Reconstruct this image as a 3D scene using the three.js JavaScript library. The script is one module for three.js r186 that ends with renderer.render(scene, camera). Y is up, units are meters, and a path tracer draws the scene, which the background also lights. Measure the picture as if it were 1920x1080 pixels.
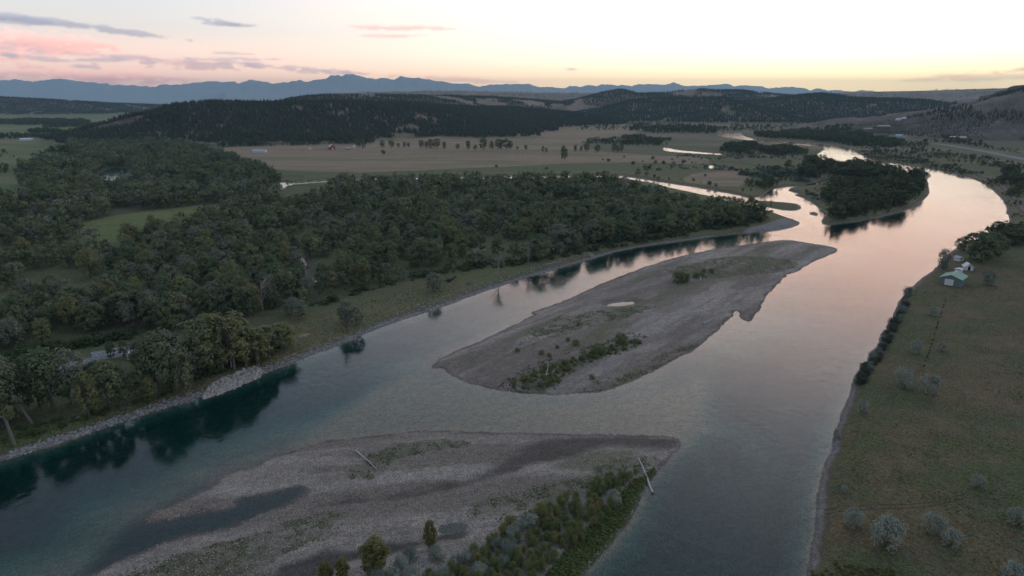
import * as THREE from 'three';
import { mergeGeometries } from 'three/addons/utils/BufferGeometryUtils.js';

// ---------------------------------------------------------------- camera, sky, sun, exposure
const scene = new THREE.Scene();
const CAM_H = 100, PITCH = 15.5 * Math.PI / 180, FPX = 1280;          // focal length for a picture 1920 wide
const camera = new THREE.PerspectiveCamera(2 * Math.atan(540 / FPX) * 180 / Math.PI, 16 / 9, 1, 120000);
camera.position.set(0, CAM_H, 0);
camera.lookAt(0, CAM_H - Math.sin(PITCH) * 100, -Math.cos(PITCH) * 100);
const renderer = new THREE.WebGLRenderer();
renderer.toneMapping = THREE.LinearToneMapping;
renderer.toneMappingExposure = 1.06;
renderer.shadowMap.enabled = true;

const SUN_AZ = 27, SUN_EL = 0.9, RAD = Math.PI / 180;
const sunDir = new THREE.Vector3(Math.sin(SUN_AZ * RAD) * Math.cos(SUN_EL * RAD), Math.sin(SUN_EL * RAD), -Math.cos(SUN_AZ * RAD) * Math.cos(SUN_EL * RAD));
const sun = new THREE.DirectionalLight(new THREE.Color(1, 0.72, 0.45), 0.15);
sun.name = 'sun'; sun.position.copy(sunDir).multiplyScalar(6000); sun.castShadow = true;
sun.shadow.camera.left = -3000; sun.shadow.camera.right = 3000; sun.shadow.camera.top = 800; sun.shadow.camera.bottom = -800; sun.shadow.camera.far = 12000;
sun.userData = { label: 'low evening sun behind the far hills', category: 'sun' };
scene.add(sun);

// ---------------------------------------------------------------- noise and small helpers
function rng(seed) { let a = seed >>> 0; return () => { a = (a + 0x6D2B79F5) | 0; let t = Math.imul(a ^ (a >>> 15), 1 | a); t = (t + Math.imul(t ^ (t >>> 7), 61 | t)) ^ t; return ((t ^ (t >>> 14)) >>> 0) / 4294967296; }; }
const PERM = new Float32Array(65536); { const r = rng(77); for (let i = 0; i < 65536; i++) PERM[i] = r(); }
function vnoise(x, y) {
  const xi = Math.floor(x), yi = Math.floor(y); let fx = x - xi, fy = y - yi;
  fx = fx * fx * (3 - 2 * fx); fy = fy * fy * (3 - 2 * fy);
  const a = (xi & 255), b = ((xi + 1) & 255), c = (yi & 255) << 8, d = ((yi + 1) & 255) << 8;
  const p = PERM[a | c], q = PERM[b | c], s = PERM[a | d], t = PERM[b | d];
  return p + (q - p) * fx + (s - p) * fy + (p - q - s + t) * fx * fy;
}
function fbm(x, y, oct = 4) { let s = 0, a = 0.5, n = 0; for (let i = 0; i < oct; i++) { s += a * vnoise(x, y); n += a; a *= 0.5; const t = x * 2.03 + 17.3; y = y * 2.01 + 9.1; x = t; } return s / n; }
const clamp = (x, a = 0, b = 1) => x < a ? a : x > b ? b : x;
const sstep = (a, b, x) => { const t = clamp((x - a) / (b - a)); return t * t * (3 - 2 * t); };
const mix = (a, b, t) => a + (b - a) * t;
const mix3 = (a, b, t) => [mix(a[0], b[0], t), mix(a[1], b[1], t), mix(a[2], b[2], t)];
const SP = Math.sin(PITCH), CP = Math.cos(PITCH);
// where the photograph's pixel (px, py) looks: a world direction, then the point of the ground it shows
function look(px, py) { const vx = (px - 960) / FPX, vy = (540 - py) / FPX; return [vx, vy * CP - SP, -vy * SP - CP]; }
function G(px, py, h = 0) { const d = look(px, py), t = (h - CAM_H) / d[1]; return [d[0] * t, d[2] * t]; }           // on the level ground at height h
function atDepth(px, py, D) { const d = look(px, py), t = D / -d[2]; return [d[0] * t, CAM_H + d[1] * t, -D]; }        // at a forward distance D
const azel = (px, py) => { const d = look(px, py); return [Math.atan2(d[0], -d[2]) / RAD, Math.atan2(d[1], Math.hypot(d[0], d[2])) / RAD]; };

// ---------------------------------------------------------------- the sky at dusk, computed for every direction
{
  const W = 4096, H = 2048, data = new Float32Array(W * H * 4);
  // colours by height above the horizon: towards the afterglow, at its side, and opposite to it
  const EL = [0, 1.5, 3, 5, 8, 12, 18, 26, 40, 60, 90];
  const GLOW = [[3.2, 2.25, 0.85], [3.2, 2.4, 1.2], [2.5, 2.15, 1.5], [2.3, 1.95, 1.55], [2.6, 1.86, 1.45], [2.6, 1.75, 1.36], [1.95, 1.62, 1.55], [1.25, 1.24, 1.34], [0.66, 0.72, 0.85], [0.36, 0.42, 0.53], [0.28, 0.335, 0.44]];
  const SIDE = [[1.85, 1.05, 0.78], [2.1, 1.26, 0.94], [1.62, 1.14, 0.92], [1.05, 0.97, 0.9], [0.80, 0.90, 0.97], [0.70, 0.82, 0.94], [0.58, 0.70, 0.85], [0.36, 0.50, 0.69], [0.255, 0.365, 0.52], [0.275, 0.345, 0.46], [0.27, 0.325, 0.43]];
  const BACK = [[0.40, 0.38, 0.48], [0.44, 0.40, 0.48], [0.48, 0.41, 0.48], [0.5, 0.42, 0.48], [0.5, 0.44, 0.5], [0.46, 0.44, 0.53], [0.38, 0.43, 0.55], [0.32, 0.4, 0.54], [0.29, 0.36, 0.49], [0.275, 0.335, 0.45], [0.27, 0.325, 0.43]];
  const at = (T, el) => { let i = 0; while (i < EL.length - 2 && el > EL[i + 1]) i++; const t = clamp((el - EL[i]) / (EL[i + 1] - EL[i])); return mix3(T[i], T[i + 1], t * t * (3 - 2 * t) * 0.5 + t * 0.5); };
  const K = 22.3;
  // streaks and heaps of cloud: centre x, y, half length, half thickness, slope, colour, cover, raggedness
  const MAUVE = [0.74, 0.52, 0.60], PINK = [1.6, 0.74, 0.62], SLATE = [0.44, 0.44, 0.55], ROSE = [1.25, 0.72, 0.64];
  const CL = [
    [95, 42, 185, 5.5, 0.09, SLATE, 0.8, 0.6], [-60, 30, 120, 6, 0.03, SLATE, 0.7, 0.6], [62, 80, 82, 13, 0.03, PINK, 0.85, 1.2], [0, 90, 50, 10, 0.0, MAUVE, 0.55, 1.1],
    [50, 107, 80, 4, 0.07, SLATE, 0.6, 0.8], [190, 103, 100, 4, 0.06, ROSE, 0.65, 1.1], [255, 109, 40, 4, 0.05, MAUVE, 0.55, 1.1], [400, 121, 75, 7, 0.03, MAUVE, 0.7, 1.2], [360, 117, 40, 6, 0.0, ROSE, 0.7, 1.0],
    [540, 127, 110, 3.5, 0.07, MAUVE, 0.65, 1.0], [420, 110, 75, 3, 0.0, MAUVE, 0.6, 0.8], [415, 41, 45, 4.5, 0.09, SLATE, 0.7, 0.6], [430, 46, 40, 3, 0.02, SLATE, 0.7, 0.6], [278, 118, 14, 6, 0, MAUVE, 0.8, 0.8],
    [755, 52, 85, 4.5, 0.0, ROSE, 0.75, 0.7], [735, 67, 65, 3.5, 0.0, ROSE, 0.6, 0.7], [30, 140, 55, 7, 0.02, PINK, 0.8, 1.3], [175, 148, 35, 7, 0.1, PINK, 0.8, 1.2], [262, 151, 60, 10, 0.03, PINK, 0.95, 1.2],
    [850, 149, 100, 6, 0.05, PINK, 0.55, 0.8], [1072, 130, 12, 2, 0.0, MAUVE, 0.7, 0.5], [1850, 145, 95, 4.5, -0.03, [1.7, 1.05, 0.6], 0.6, 0.6], [1800, 141, 40, 2, 0, [1.7, 1.05, 0.6], 0.5, 0.6],
    [160, 125, 25, 3, 0.05, MAUVE, 0.7, 0.8], [200, 113, 30, 3, 0, SLATE, 0.6, 0.8], [435, 100, 35, 2, 0, MAUVE, 0.6, 0.6], [620, 136, 60, 4, 0.04, MAUVE, 0.6, 0.8], [-250, 95, 170, 22, 0.03, PINK, 0.8, 1.1], [-300, 60, 160, 9, 0.05, SLATE, 0.8, 0.6],
    [2150, 120, 160, 7, -0.03, [1.0, 0.6, 0.45], 0.7, 0.8],
  ].map(([x, y, hw, hh, s, c, o, r]) => { const [a, e] = azel(x, y); return { a, e, hw: hw / K, hh: hh / K, s, c, o, r }; });
  const cell = new Map();
  CL.forEach((c, i) => { for (let a = Math.floor((c.a - c.hw * 1.7) / 4); a <= Math.floor((c.a + c.hw * 1.7) / 4); a++) { if (!cell.has(a)) cell.set(a, []); cell.get(a).push(i); } });
  const below = [0.14, 0.13, 0.13];
  for (let row = 0; row < H; row++) {
    const el = ((row + 0.5) / H - 0.5) * 180;
    const g = at(GLOW, Math.max(0, el)), s = at(SIDE, Math.max(0, el)), b = at(BACK, Math.max(0, el));
    for (let col = 0; col < W; col++) {
      const k = (row * W + col) * 4, round = ((col + 0.5) / W - 0.5) * 360;      // x = cos, z = sin
      let r0 = below[0], g0 = below[1], b0 = below[2];
      if (el > 0) {
        let az = round + 90; if (az > 180) az -= 360;                              // 0 straight ahead (-z), positive to the right
        let da = Math.abs(az - SUN_AZ); if (da > 180) da = 360 - da;
        let c = da < 62 ? mix3(g, s, sstep(0, 1, Math.pow(da / 62, 0.85))) : mix3(s, b, sstep(62, 150, da));
        if (el > 8.3) {                                                            // thin broken evening cloud, all round and up to the zenith
          const P = 1 / Math.max(0.12, Math.sin(el * RAD)), X = Math.cos(el * RAD) * Math.sin(az * RAD) * P, Z = Math.cos(el * RAD) * Math.cos(az * RAD) * P;
          const n = fbm(X * 1.1 + 40, Z * 2.2 + 11, 5), cover = sstep(0.47, 0.66, n) * sstep(8.3, 10.5, el) * 0.62 * (1 - 0.75 * sstep(22, 45, el));
          const warm = Math.exp(-da / 75) * (1 - 0.8 * sstep(14, 30, el));
          const lum = 0.35 * (c[0] + c[1] + c[2]);
          c = mix3(c, [lum * mix(0.82, 1.12, warm), lum * mix(0.80, 0.72, warm), lum * mix(0.92, 0.64, warm)], cover);
        }
        const list = cell.get(Math.floor(az / 4));
        if (list && el < 12) for (const i of list) {
          const q = CL[i], u = (az - q.a) / q.hw, v = (el - q.e + q.s * (az - q.a)) / q.hh;
          if (u < -1.6 || u > 1.6 || v < -2.4 || v > 2.4) continue;
          const n = fbm(az * 1.2 + i * 7.3, el * 5.5 + i * 3.1, 5) - 0.5, n2 = fbm(az * 0.5 + i * 11.1, el * 2.0, 3) - 0.5;
          const d = 1 - (u * u * 0.9 + v * v * 0.75) + n * 3.0 * q.r + n2 * 1.5 * q.r;
          const a = sstep(0.0, 0.62, d) * q.o * 0.85;
          if (a > 0) { const lift = 1 + 0.35 * (v > 0 ? v : 0) + n * 0.5; c = mix3(c, [q.c[0] * lift, q.c[1] * lift, q.c[2] * lift], a); }
        }
        r0 = c[0]; g0 = c[1]; b0 = c[2];
      }
      data[k] = r0; data[k + 1] = g0; data[k + 2] = b0; data[k + 3] = 1;
    }
  }
  const t = new THREE.DataTexture(data, W, H, THREE.RGBAFormat, THREE.FloatType);
  t.mapping = THREE.EquirectangularReflectionMapping; t.magFilter = THREE.LinearFilter; t.minFilter = THREE.LinearFilter; t.wrapS = THREE.RepeatWrapping; t.needsUpdate = true;
  scene.background = t; scene.environment = t;
}
scene.fog = new THREE.FogExp2(new THREE.Color(0.48, 0.79, 1.0), 4.3e-5);   // evening haze

// ---------------------------------------------------------------- naming
const taken = new Map();
function numbered(name) { const n = taken.get(name) ?? 0; taken.set(name, n + 1); return n ? name + '_' + String(n).padStart(3, '0') : name; }
function tag(o, label, category, group, kind) { o.userData = { label, category }; if (group) o.userData.group = group; if (kind) o.userData.kind = kind; return o; }
function mesh(name, geo, mat, parent) { const m = new THREE.Mesh(geo, mat); m.name = parent ? name : numbered(name); m.castShadow = m.receiveShadow = true; (parent ?? scene).add(m); return m; }
function base(name, p, turn = 0) { const g = new THREE.Group(); g.name = numbered(name); g.position.set(p[0], p[1], p[2]); g.rotation.y = turn; scene.add(g); return g; }
function texture(size, fn, srgb = true) {
  const d = new Uint8Array(size * size * 4);
  for (let y = 0; y < size; y++) for (let x = 0; x < size; x++) { const c = fn(x / size, y / size), k = (y * size + x) * 4; d[k] = clamp(c[0], 0, 1) * 255; d[k + 1] = clamp(c[1], 0, 1) * 255; d[k + 2] = clamp(c[2], 0, 1) * 255; d[k + 3] = 255; }
  const t = new THREE.DataTexture(d, size, size); t.magFilter = THREE.LinearFilter; t.minFilter = THREE.LinearMipmapLinearFilter; t.generateMipmaps = true; t.wrapS = t.wrapT = THREE.RepeatWrapping; if (srgb) t.colorSpace = THREE.SRGBColorSpace; t.needsUpdate = true; return t;
}
// noise that repeats after n cells
function tnoise(u, v, n, seed = 0) {
  const x = u * n, y = v * n, xi = Math.floor(x), yi = Math.floor(y); let fx = x - xi, fy = y - yi; fx = fx * fx * (3 - 2 * fx); fy = fy * fy * (3 - 2 * fy);
  const w = (i, j) => PERM[((((i % n) + n) % n) * 131 + (((j % n) + n) % n) * 7919 + seed * 3571) & 65535];
  return mix(mix(w(xi, yi), w(xi + 1, yi), fx), mix(w(xi, yi + 1), w(xi + 1, yi + 1), fx), fy);
}

// ---------------------------------------------------------------- shorelines, traced on the water's level
const MAIN = [[-1200, 1250], [-700, 1090], [-300, 962], [20, 860], [81, 841], [143, 821], [204, 800], [265, 780], [320, 763], [392, 739], [440, 721], [500, 699], [548, 681], [597, 662], [645, 644], [693, 622], [760, 598], [839, 573], [898, 550], [958, 530], [1017, 513], [1076, 496], [1115, 484], [1150, 474], [1180, 467], [1219, 461], [1308, 448], [1367, 440], [1419, 436], [1456, 432], [1481, 428], [1493, 424], [1501, 417.5], [1499, 415], [1486, 412], [1464, 404], [1449, 398], [1437, 396], [1417, 390], [1377, 382], [1353, 373], [1320, 366], [1287, 359], [1258, 353], [1237, 346], [1200, 340], [1147, 331.5], [1000, 336], [850, 337], [690, 339], [600, 343], [520, 350],
  [520, 346], [600, 339], [690, 334], [850, 331], [1000, 330], [1147, 327.5], [1192, 333], [1220, 338], [1252, 343], [1287, 348], [1337, 357], [1370, 362], [1394, 369], [1404, 371], [1428, 369.6], [1437, 361], [1449, 355], [1464, 352], [1483, 349], [1489, 349.3], [1511, 346.5], [1524, 343.5], [1544, 335], [1553, 333], [1556, 339], [1538, 344.5], [1523, 349], [1489, 351], [1483, 352], [1474, 358], [1498, 362], [1487, 366], [1507, 371], [1524, 381], [1535, 391], [1547, 397], [1551, 402], [1540, 412], [1542, 422], [1553, 422], [1600, 417], [1637, 410], [1670, 403], [1704, 393], [1722, 384], [1739, 369], [1744, 360], [1741, 351], [1742, 343], [1733, 334], [1720, 328], [1690, 322], [1650, 316], [1600, 308], [1560, 302], [1517, 299], [1523, 293], [1535, 288], [1542, 283], [1550, 278], [1528, 275], [1500, 273], [1440, 268], [1392, 262], [1362, 259], [1347, 254], [1342, 248], [1392, 249], [1390, 253], [1405, 259], [1440, 263], [1500, 267], [1537, 270], [1570, 274], [1590, 277], [1603, 285], [1617, 292], [1641, 302], [1674, 305], [1696, 309], [1736, 315], [1767, 320], [1794, 327], [1822, 335], [1850, 347], [1865, 360], [1881, 377], [1888, 391], [1886, 399], [1893, 410], [1892, 417], [1885, 428], [1859, 437], [1824, 450], [1790, 464], [1775, 482], [1760, 499], [1724, 523], [1701, 547], [1683, 570], [1665, 606], [1659, 618], [1630, 668], [1606, 704], [1588, 745], [1568, 800], [1555, 841], [1543, 882], [1530, 929], [1527, 992], [1511, 1074], [1495, 1130], [1465, 1250], [1430, 1500]].map(([x, y]) => G(x, y)).concat([[30, 150], [-500, 150]]);
const BAR_MID = [[804, 692], [833, 668], [869, 652], [913, 634], [952, 616], [987, 598], [1005, 590], [992, 587], [1017, 579], [1055, 566], [1091, 550], [1135, 529], [1180, 512], [1219, 497], [1278, 480], [1338, 467], [1397, 459], [1440, 453], [1477, 449], [1515, 455], [1550, 461], [1575, 467], [1557, 479], [1521, 491], [1495, 510], [1471, 517], [1450, 540], [1432, 563], [1418, 587], [1407, 605], [1392, 599], [1382, 578], [1367, 596], [1344, 622], [1308, 651], [1278, 667], [1234, 691], [1190, 714], [1135, 732], [1103, 738], [1032, 741], [958, 736], [898, 724], [839, 702], [833, 690]].map(([x, y]) => G(x, y));
const BAR_NEAR = [[-150, 1250], [-50, 1190], [80, 1115], [168, 1080], [216, 1052], [271, 1030], [327, 1011], [404, 994], [438, 986], [493, 963], [529, 952], [560, 927], [574, 916], [549, 913], [493, 924], [440, 940], [449, 947], [410, 958], [354, 966], [299, 979], [271, 983], [265, 979], [285, 960], [327, 944], [371, 922], [424, 891], [479, 872], [549, 844], [618, 826], [640, 826], [707, 815], [807, 807], [907, 810], [1020, 812], [1107, 815], [1200, 815], [1273, 820], [1277, 835], [1254, 858], [1229, 894], [1213, 916], [1202, 936], [1193, 958], [1171, 991], [1138, 1030], [1110, 1061], [1096, 1080], [1050, 1140], [980, 1230], [850, 1330], [600, 1400], [200, 1400], [-50, 1330]].map(([x, y]) => G(x, y));
const ISLET_A = [[1407, 375], [1424, 376], [1455, 378], [1489, 381], [1499, 384], [1504, 391], [1490, 396], [1464, 394], [1424, 386], [1419, 381]].map(([x, y]) => G(x, y));
const ISLET_B = [[1517, 401], [1521, 397.5], [1529, 397], [1534, 400], [1531, 403], [1534, 406], [1526, 404.5]].map(([x, y]) => G(x, y));
const EXTRA = [   // the far channel, a slough, ponds and a creek among the trees
  [[1400, 244], [1437, 240.5], [1480, 238.8], [1510, 236.8], [1600, 237.3], [1660, 238.5], [1600, 240.3], [1510, 240.8], [1480, 241], [1440, 242.5], [1410, 245.5]],
  [[1243, 277], [1253, 277], [1265, 281], [1340, 287.5], [1399, 291], [1399, 293], [1340, 290.5], [1265, 285.5], [1244, 282.5]],
  [[1327, 311], [1334, 309.5], [1342, 312], [1336, 317], [1329, 315]],
  [[176, 330], [205, 314], [236, 315], [246, 320], [232, 330], [205, 342]],
  [[362, 352], [380, 345], [390, 350], [384, 361], [368, 362]],
  [[506, 354], [522, 343], [545, 341], [538, 350], [520, 360], [512, 384], [499, 396], [474, 416], [471, 432], [456, 434], [458, 418], [491, 397], [507, 380], [510, 362]],
  [[560, 484], [572, 482], [582, 505], [600, 526], [590, 530], [570, 510]],
  [[822, 988], [845, 981], [872, 981], [880, 988], [866, 997], [840, 1003], [824, 999]],
  [[1134, 573], [1160, 567], [1192, 566], [1186, 571], [1150, 575]],
].map((p) => p.map(([x, y]) => G(x, y)));
function chaikin(p, n) { for (let k = 0; k < n; k++) { const o = []; for (let i = 0; i < p.length; i++) { const a = p[i], b = p[(i + 1) % p.length]; o.push([a[0] * 0.75 + b[0] * 0.25, a[1] * 0.75 + b[1] * 0.25], [a[0] * 0.25 + b[0] * 0.75, a[1] * 0.25 + b[1] * 0.75]); } p = o; } return p; }
class Outline {          // polygons with a capped distance to their edge
  constructor(polys, smooth = 1, cap = 60) {
    this.cap = cap; this.cs = 30; this.cells = new Map(); this.rows = new Map(); this.rs = 12;
    for (const p0 of polys) {
      const p = chaikin(p0, smooth);
      for (let i = 0; i < p.length; i++) {
        const a = p[i], b = p[(i + 1) % p.length], e = [a[0], a[1], b[0], b[1]];
        for (let x = Math.floor((Math.min(a[0], b[0]) - cap) / this.cs); x <= Math.floor((Math.max(a[0], b[0]) + cap) / this.cs); x++) for (let z = Math.floor((Math.min(a[1], b[1]) - cap) / this.cs); z <= Math.floor((Math.max(a[1], b[1]) + cap) / this.cs); z++) { const k = x * 20011 + z; let l = this.cells.get(k); if (!l) this.cells.set(k, l = []); l.push(e); }
        for (let z = Math.floor(Math.min(a[1], b[1]) / this.rs); z <= Math.floor(Math.max(a[1], b[1]) / this.rs); z++) { let l = this.rows.get(z); if (!l) this.rows.set(z, l = []); l.push(e); }
      }
    }
  }
  has(x, z) { const l = this.rows.get(Math.floor(z / this.rs)); let c = false; if (l) for (const e of l) if ((e[1] > z) !== (e[3] > z) && x < (e[2] - e[0]) * (z - e[1]) / (e[3] - e[1]) + e[0]) c = !c; return c; }
  dist(x, z) {
    const l = this.cells.get(Math.floor(x / this.cs) * 20011 + Math.floor(z / this.cs)); if (!l) return this.cap; let m = this.cap * this.cap;
    for (const e of l) { const ex = e[2] - e[0], ez = e[3] - e[1], L = ex * ex + ez * ez || 1e-9; let t = ((x - e[0]) * ex + (z - e[1]) * ez) / L; t = t < 0 ? 0 : t > 1 ? 1 : t; const dx = x - e[0] - ex * t, dz = z - e[1] - ez * t, d = dx * dx + dz * dz; if (d < m) m = d; }
    return Math.sqrt(m);
  }
  sd(x, z) { const d = this.dist(x, z); return this.has(x, z) ? d : -d; }      // positive inside
}
const oMain = new Outline([MAIN]), oMid = new Outline([BAR_MID]), oNear = new Outline([BAR_NEAR]), oIslet = new Outline([ISLET_A, ISLET_B]), oExtra = new Outline(EXTRA);
const region = (p, s = 1) => new Outline([p.map(([x, y]) => G(x, y, 1.5))], s);

// ---------------------------------------------------------------- hills: crest lines with a front and a back slope
// x, y in the photograph, forward distance, width of the slope in front, width behind
const HILLS = [
  { n: 'wooded', wood: 1, p: [[236, 245, 1680, 117, 200], [270, 229, 1720, 221, 250], [300, 207, 1760, 279, 300], [335, 193, 1800, 305, 300], [400, 189, 1830, 325, 400], [470, 191, 1870, 338, 400], [540, 189, 1900, 364, 400], [640, 189, 2000, 416, 500], [700, 191, 2150, 494, 500], [760, 192, 2300, 546, 500], [850, 199, 2600, 572, 500], [950, 200, 2900, 624, 500], [1030, 210, 3200, 520, 500], [1075, 227, 3300, 260, 300]] },
  { n: 'back', wood: 0.55, p: [[520, 190, 2700, 350, 500], [580, 179, 2900, 450, 600], [640, 175, 3100, 500, 600], [720, 177, 3300, 500, 700], [830, 178, 3700, 600, 700], [920, 181, 4200, 700, 700], [1000, 186, 4600, 700, 700]] },
  { n: 'plateau', wood: 0.03, p: [[650, 174, 6300, 900, 1500], [800, 171, 6400, 1000, 1500], [900, 171.5, 6400, 1000, 1500], [1000, 174, 6400, 1000, 1500], [1100, 175, 6300, 1000, 1500], [1170, 174, 6000, 900, 1500]] },
  { n: 'knobs', wood: 0.6, p: [[1080, 186, 4300, 500, 600], [1130, 172, 4200, 650, 600], [1162, 166, 4200, 700, 500], [1195, 175, 4300, 700, 600], [1260, 172, 4700, 800, 600], [1300, 164, 4800, 900, 600], [1345, 168, 4700, 900, 600], [1390, 168, 4900, 900, 600], [1450, 175, 5000, 900, 600], [1520, 180, 5000, 900, 600]] },
  { n: 'middle', wood: 0.98, p: [[1095, 222, 3500, 250, 300], [1130, 203, 3550, 420, 400], [1180, 187, 3550, 560, 500], [1240, 183, 3450, 560, 500], [1300, 184, 3350, 520, 500], [1350, 181, 3250, 470, 500], [1400, 194, 3150, 380, 500], [1450, 207, 3100, 320, 400], [1500, 221, 3050, 220, 300]] },
  { n: 'right', wood: 0.98, p: [[1430, 186, 3900, 600, 500], [1500, 177, 3800, 680, 500], [1545, 174, 3700, 680, 500], [1600, 182, 3600, 620, 500], [1680, 184, 3500, 560, 500], [1740, 187, 3450, 520, 500], [1775, 200, 3450, 450, 400], [1830, 205, 3600, 450, 400], [1950, 200, 3800, 500, 400]] },
  { n: 'upland', wood: 0.04, p: [[1560, 174, 7200, 1200, 1500], [1700, 171, 7000, 1500, 1500], [1800, 168, 6800, 1700, 1500], [1920, 164.5, 6600, 1800, 1500], [2200, 160, 6500, 1800, 1500]] },
  { n: 'slope', wood: 0.65, p: [[1722, 244, 1900, 93, 200], [1752, 227, 1910, 153, 300], [1800, 203, 1920, 221, 400], [1850, 187, 1930, 289, 500], [1900, 171, 1930, 357, 600], [1950, 157, 1930, 408, 600], [2050, 132, 1900, 476, 700], [2250, 107, 1800, 527, 800], [2600, 97, 1600, 527, 800]] },
  { n: 'west', wood: 0.85, p: [[-500, 165, 4400, 500, 600], [-200, 172, 4600, 500, 600], [0, 181, 4700, 480, 600], [60, 184, 4750, 480, 600], [130, 188, 4800, 450, 600], [190, 192, 5200, 500, 600], [300, 196, 5600, 500, 600]] },
];
for (const h of HILLS) {
  h.q = h.p.map(([x, y, D, wf, wb]) => { const a = atDepth(x, y, D); return [a[0], a[2], a[1] - (h.wood > 0.5 ? 8 : 0), wf, wb]; });
  h.x0 = Math.min(...h.q.map((q) => q[0])) - 1900; h.x1 = Math.max(...h.q.map((q) => q[0])) + 1900;
  h.z0 = Math.min(...h.q.map((q) => q[1] - q[4] * 1.4)); h.z1 = Math.max(...h.q.map((q) => q[1] + q[3] * 1.4));
}
const hillOut = { h: 0, id: -1, s: 0 };
function hills(x, z) {
  hillOut.h = 0; hillOut.id = -1; hillOut.s = 0;
  const wob = fbm(x / 260 + 7, z / 260 + 3, 4) - 0.5, fine = fbm(x / 70, z / 70, 3) - 0.5;
  for (let i = 0; i < HILLS.length; i++) {
    const H = HILLS[i]; if (x < H.x0 || x > H.x1 || z < H.z0 || z > H.z1) continue;
    let best = 1e18, bh = 0;
    for (let k = 0; k < H.q.length - 1; k++) {
      const a = H.q[k], b = H.q[k + 1], ex = b[0] - a[0], ez = b[1] - a[1]; let t = ((x - a[0]) * ex + (z - a[1]) * ez) / (ex * ex + ez * ez); t = clamp(t);
      const cx = a[0] + ex * t, cz = a[1] + ez * t, d = Math.hypot(x - cx, z - cz), front = x * x + z * z < cx * cx + cz * cz;
      const w = (front ? mix(a[3], b[3], t) : mix(a[4], b[4], t)) * (1 + wob * 0.7), s = d / w;
      if (s < 1 && s < best) { best = s; bh = mix(a[2], b[2], t); }
    }
    if (best < 1) { const e = 1 - best, prof = e * e * (3 - 2 * e) * 0.6 + e * 0.4, h = bh * prof * (1 + (wob * 0.35 + fine * 0.22) * sstep(0, 0.35, best) * (1 - best * 0.5)); if (h > hillOut.h) { hillOut.h = h; hillOut.id = i; hillOut.s = best; } }
  }
  return hillOut;
}
// ---------------------------------------------------------------- the ground's height and what it is made of
const rWetRibbon = region([[1030, 808], [1190, 804], [1275, 816], [1262, 836], [1200, 832], [1110, 838], [1010, 866], [930, 892], [860, 912], [760, 932], [650, 940], [560, 944], [640, 930], [740, 925], [840, 900], [920, 868], [985, 832]]);
const rMud = region([[540, 1052], [600, 1030], [660, 1018], [740, 1010], [800, 1000], [830, 985], [880, 985], [870, 1003], [810, 1012], [750, 1030], [680, 1040], [620, 1062], [540, 1090], [480, 1080]]);
const rGreenBar = [region([[180, 1080], [330, 1030], [440, 1000], [560, 965], [640, 950], [660, 975], [620, 1005], [560, 1025], [440, 1060], [330, 1100]]), region([[860, 960], [920, 930], [1000, 905], [1080, 895], [1140, 870], [1230, 850], [1240, 870], [1180, 890], [1040, 945], [940, 975]]), region([[660, 880], [700, 842], [800, 822], [905, 820], [850, 840], [760, 860], [690, 895], [650, 895]]),
  region([[940, 700], [1010, 680], [1080, 660], [1180, 630], [1210, 630], [1190, 655], [1100, 672], [1050, 700], [1030, 730], [980, 722]]), region([[1080, 735], [1110, 712], [1200, 690], [1300, 635], [1320, 640], [1250, 675], [1160, 722]]), region([[1020, 600], [1100, 585], [1200, 572], [1240, 572], [1180, 590], [1080, 615], [980, 640]]), region([[1240, 505], [1300, 490], [1400, 478], [1500, 485], [1480, 505], [1400, 515], [1300, 520]])];
const rLush = region([[1080, 1080], [1050, 1100], [1000, 1100], [1060, 1020], [1110, 980], [1150, 940], [1180, 900], [1230, 870], [1240, 880], [1205, 930], [1170, 985], [1130, 1035]]);
const rHay = region([[400, 277], [540, 273], [640, 270], [700, 264], [790, 250], [880, 241], [1010, 236], [1085, 230], [1180, 232], [1210, 240], [1180, 255], [1090, 262], [1090, 280], [1210, 292], [1330, 296], [1330, 308], [1200, 305], [1080, 306], [980, 312], [830, 318], [690, 324], [560, 322], [500, 316], [430, 290]]);
const rHay2 = region([[1310, 322], [1390, 318], [1410, 330], [1400, 352], [1340, 350], [1270, 340]]);
const rClear = region([[140, 424], [200, 408], [300, 394], [440, 377], [450, 396], [420, 408], [330, 438], [220, 458], [148, 448]]);
const rPasture = region([[-700, 400], [-700, 215], [0, 214], [270, 214], [240, 228], [150, 240], [120, 255], [140, 268], [118, 285], [150, 300], [60, 312], [25, 340], [60, 372], [-60, 390]]);
const rRightFar = region([[1590, 247], [1640, 238], [1720, 238], [1715, 252], [1690, 262], [1600, 256]]);
const rDirt = region([[375, 722], [395, 704], [430, 700], [405, 716]]);
const rSand = region([[558, 632], [570, 626], [583, 626], [580, 631], [565, 634]]);
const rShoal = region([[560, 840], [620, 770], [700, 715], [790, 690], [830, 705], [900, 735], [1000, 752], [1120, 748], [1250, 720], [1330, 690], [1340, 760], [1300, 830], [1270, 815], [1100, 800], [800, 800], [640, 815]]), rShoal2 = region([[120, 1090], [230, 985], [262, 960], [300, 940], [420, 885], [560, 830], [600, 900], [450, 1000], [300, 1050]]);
const rFlat = region([[-240, 765], [0, 724], [120, 699], [250, 673], [310, 660], [300, 640], [240, 645], [160, 656], [0, 694], [-240, 730]]);
const rCut = region([[1300, 815], [1283, 838], [1258, 862], [1232, 897], [1205, 940], [1175, 995], [1140, 1035], [1100, 1082], [1050, 1145], [1000, 1230], [1400, 1300], [1420, 1000], [1400, 820]]);
const rPoint = region([[1370, 440], [1440, 419], [1470, 409], [1497, 413.5], [1501, 417], [1482, 428], [1440, 436]]);
const tone = { c: [0, 0, 0], k: 0 };
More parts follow.
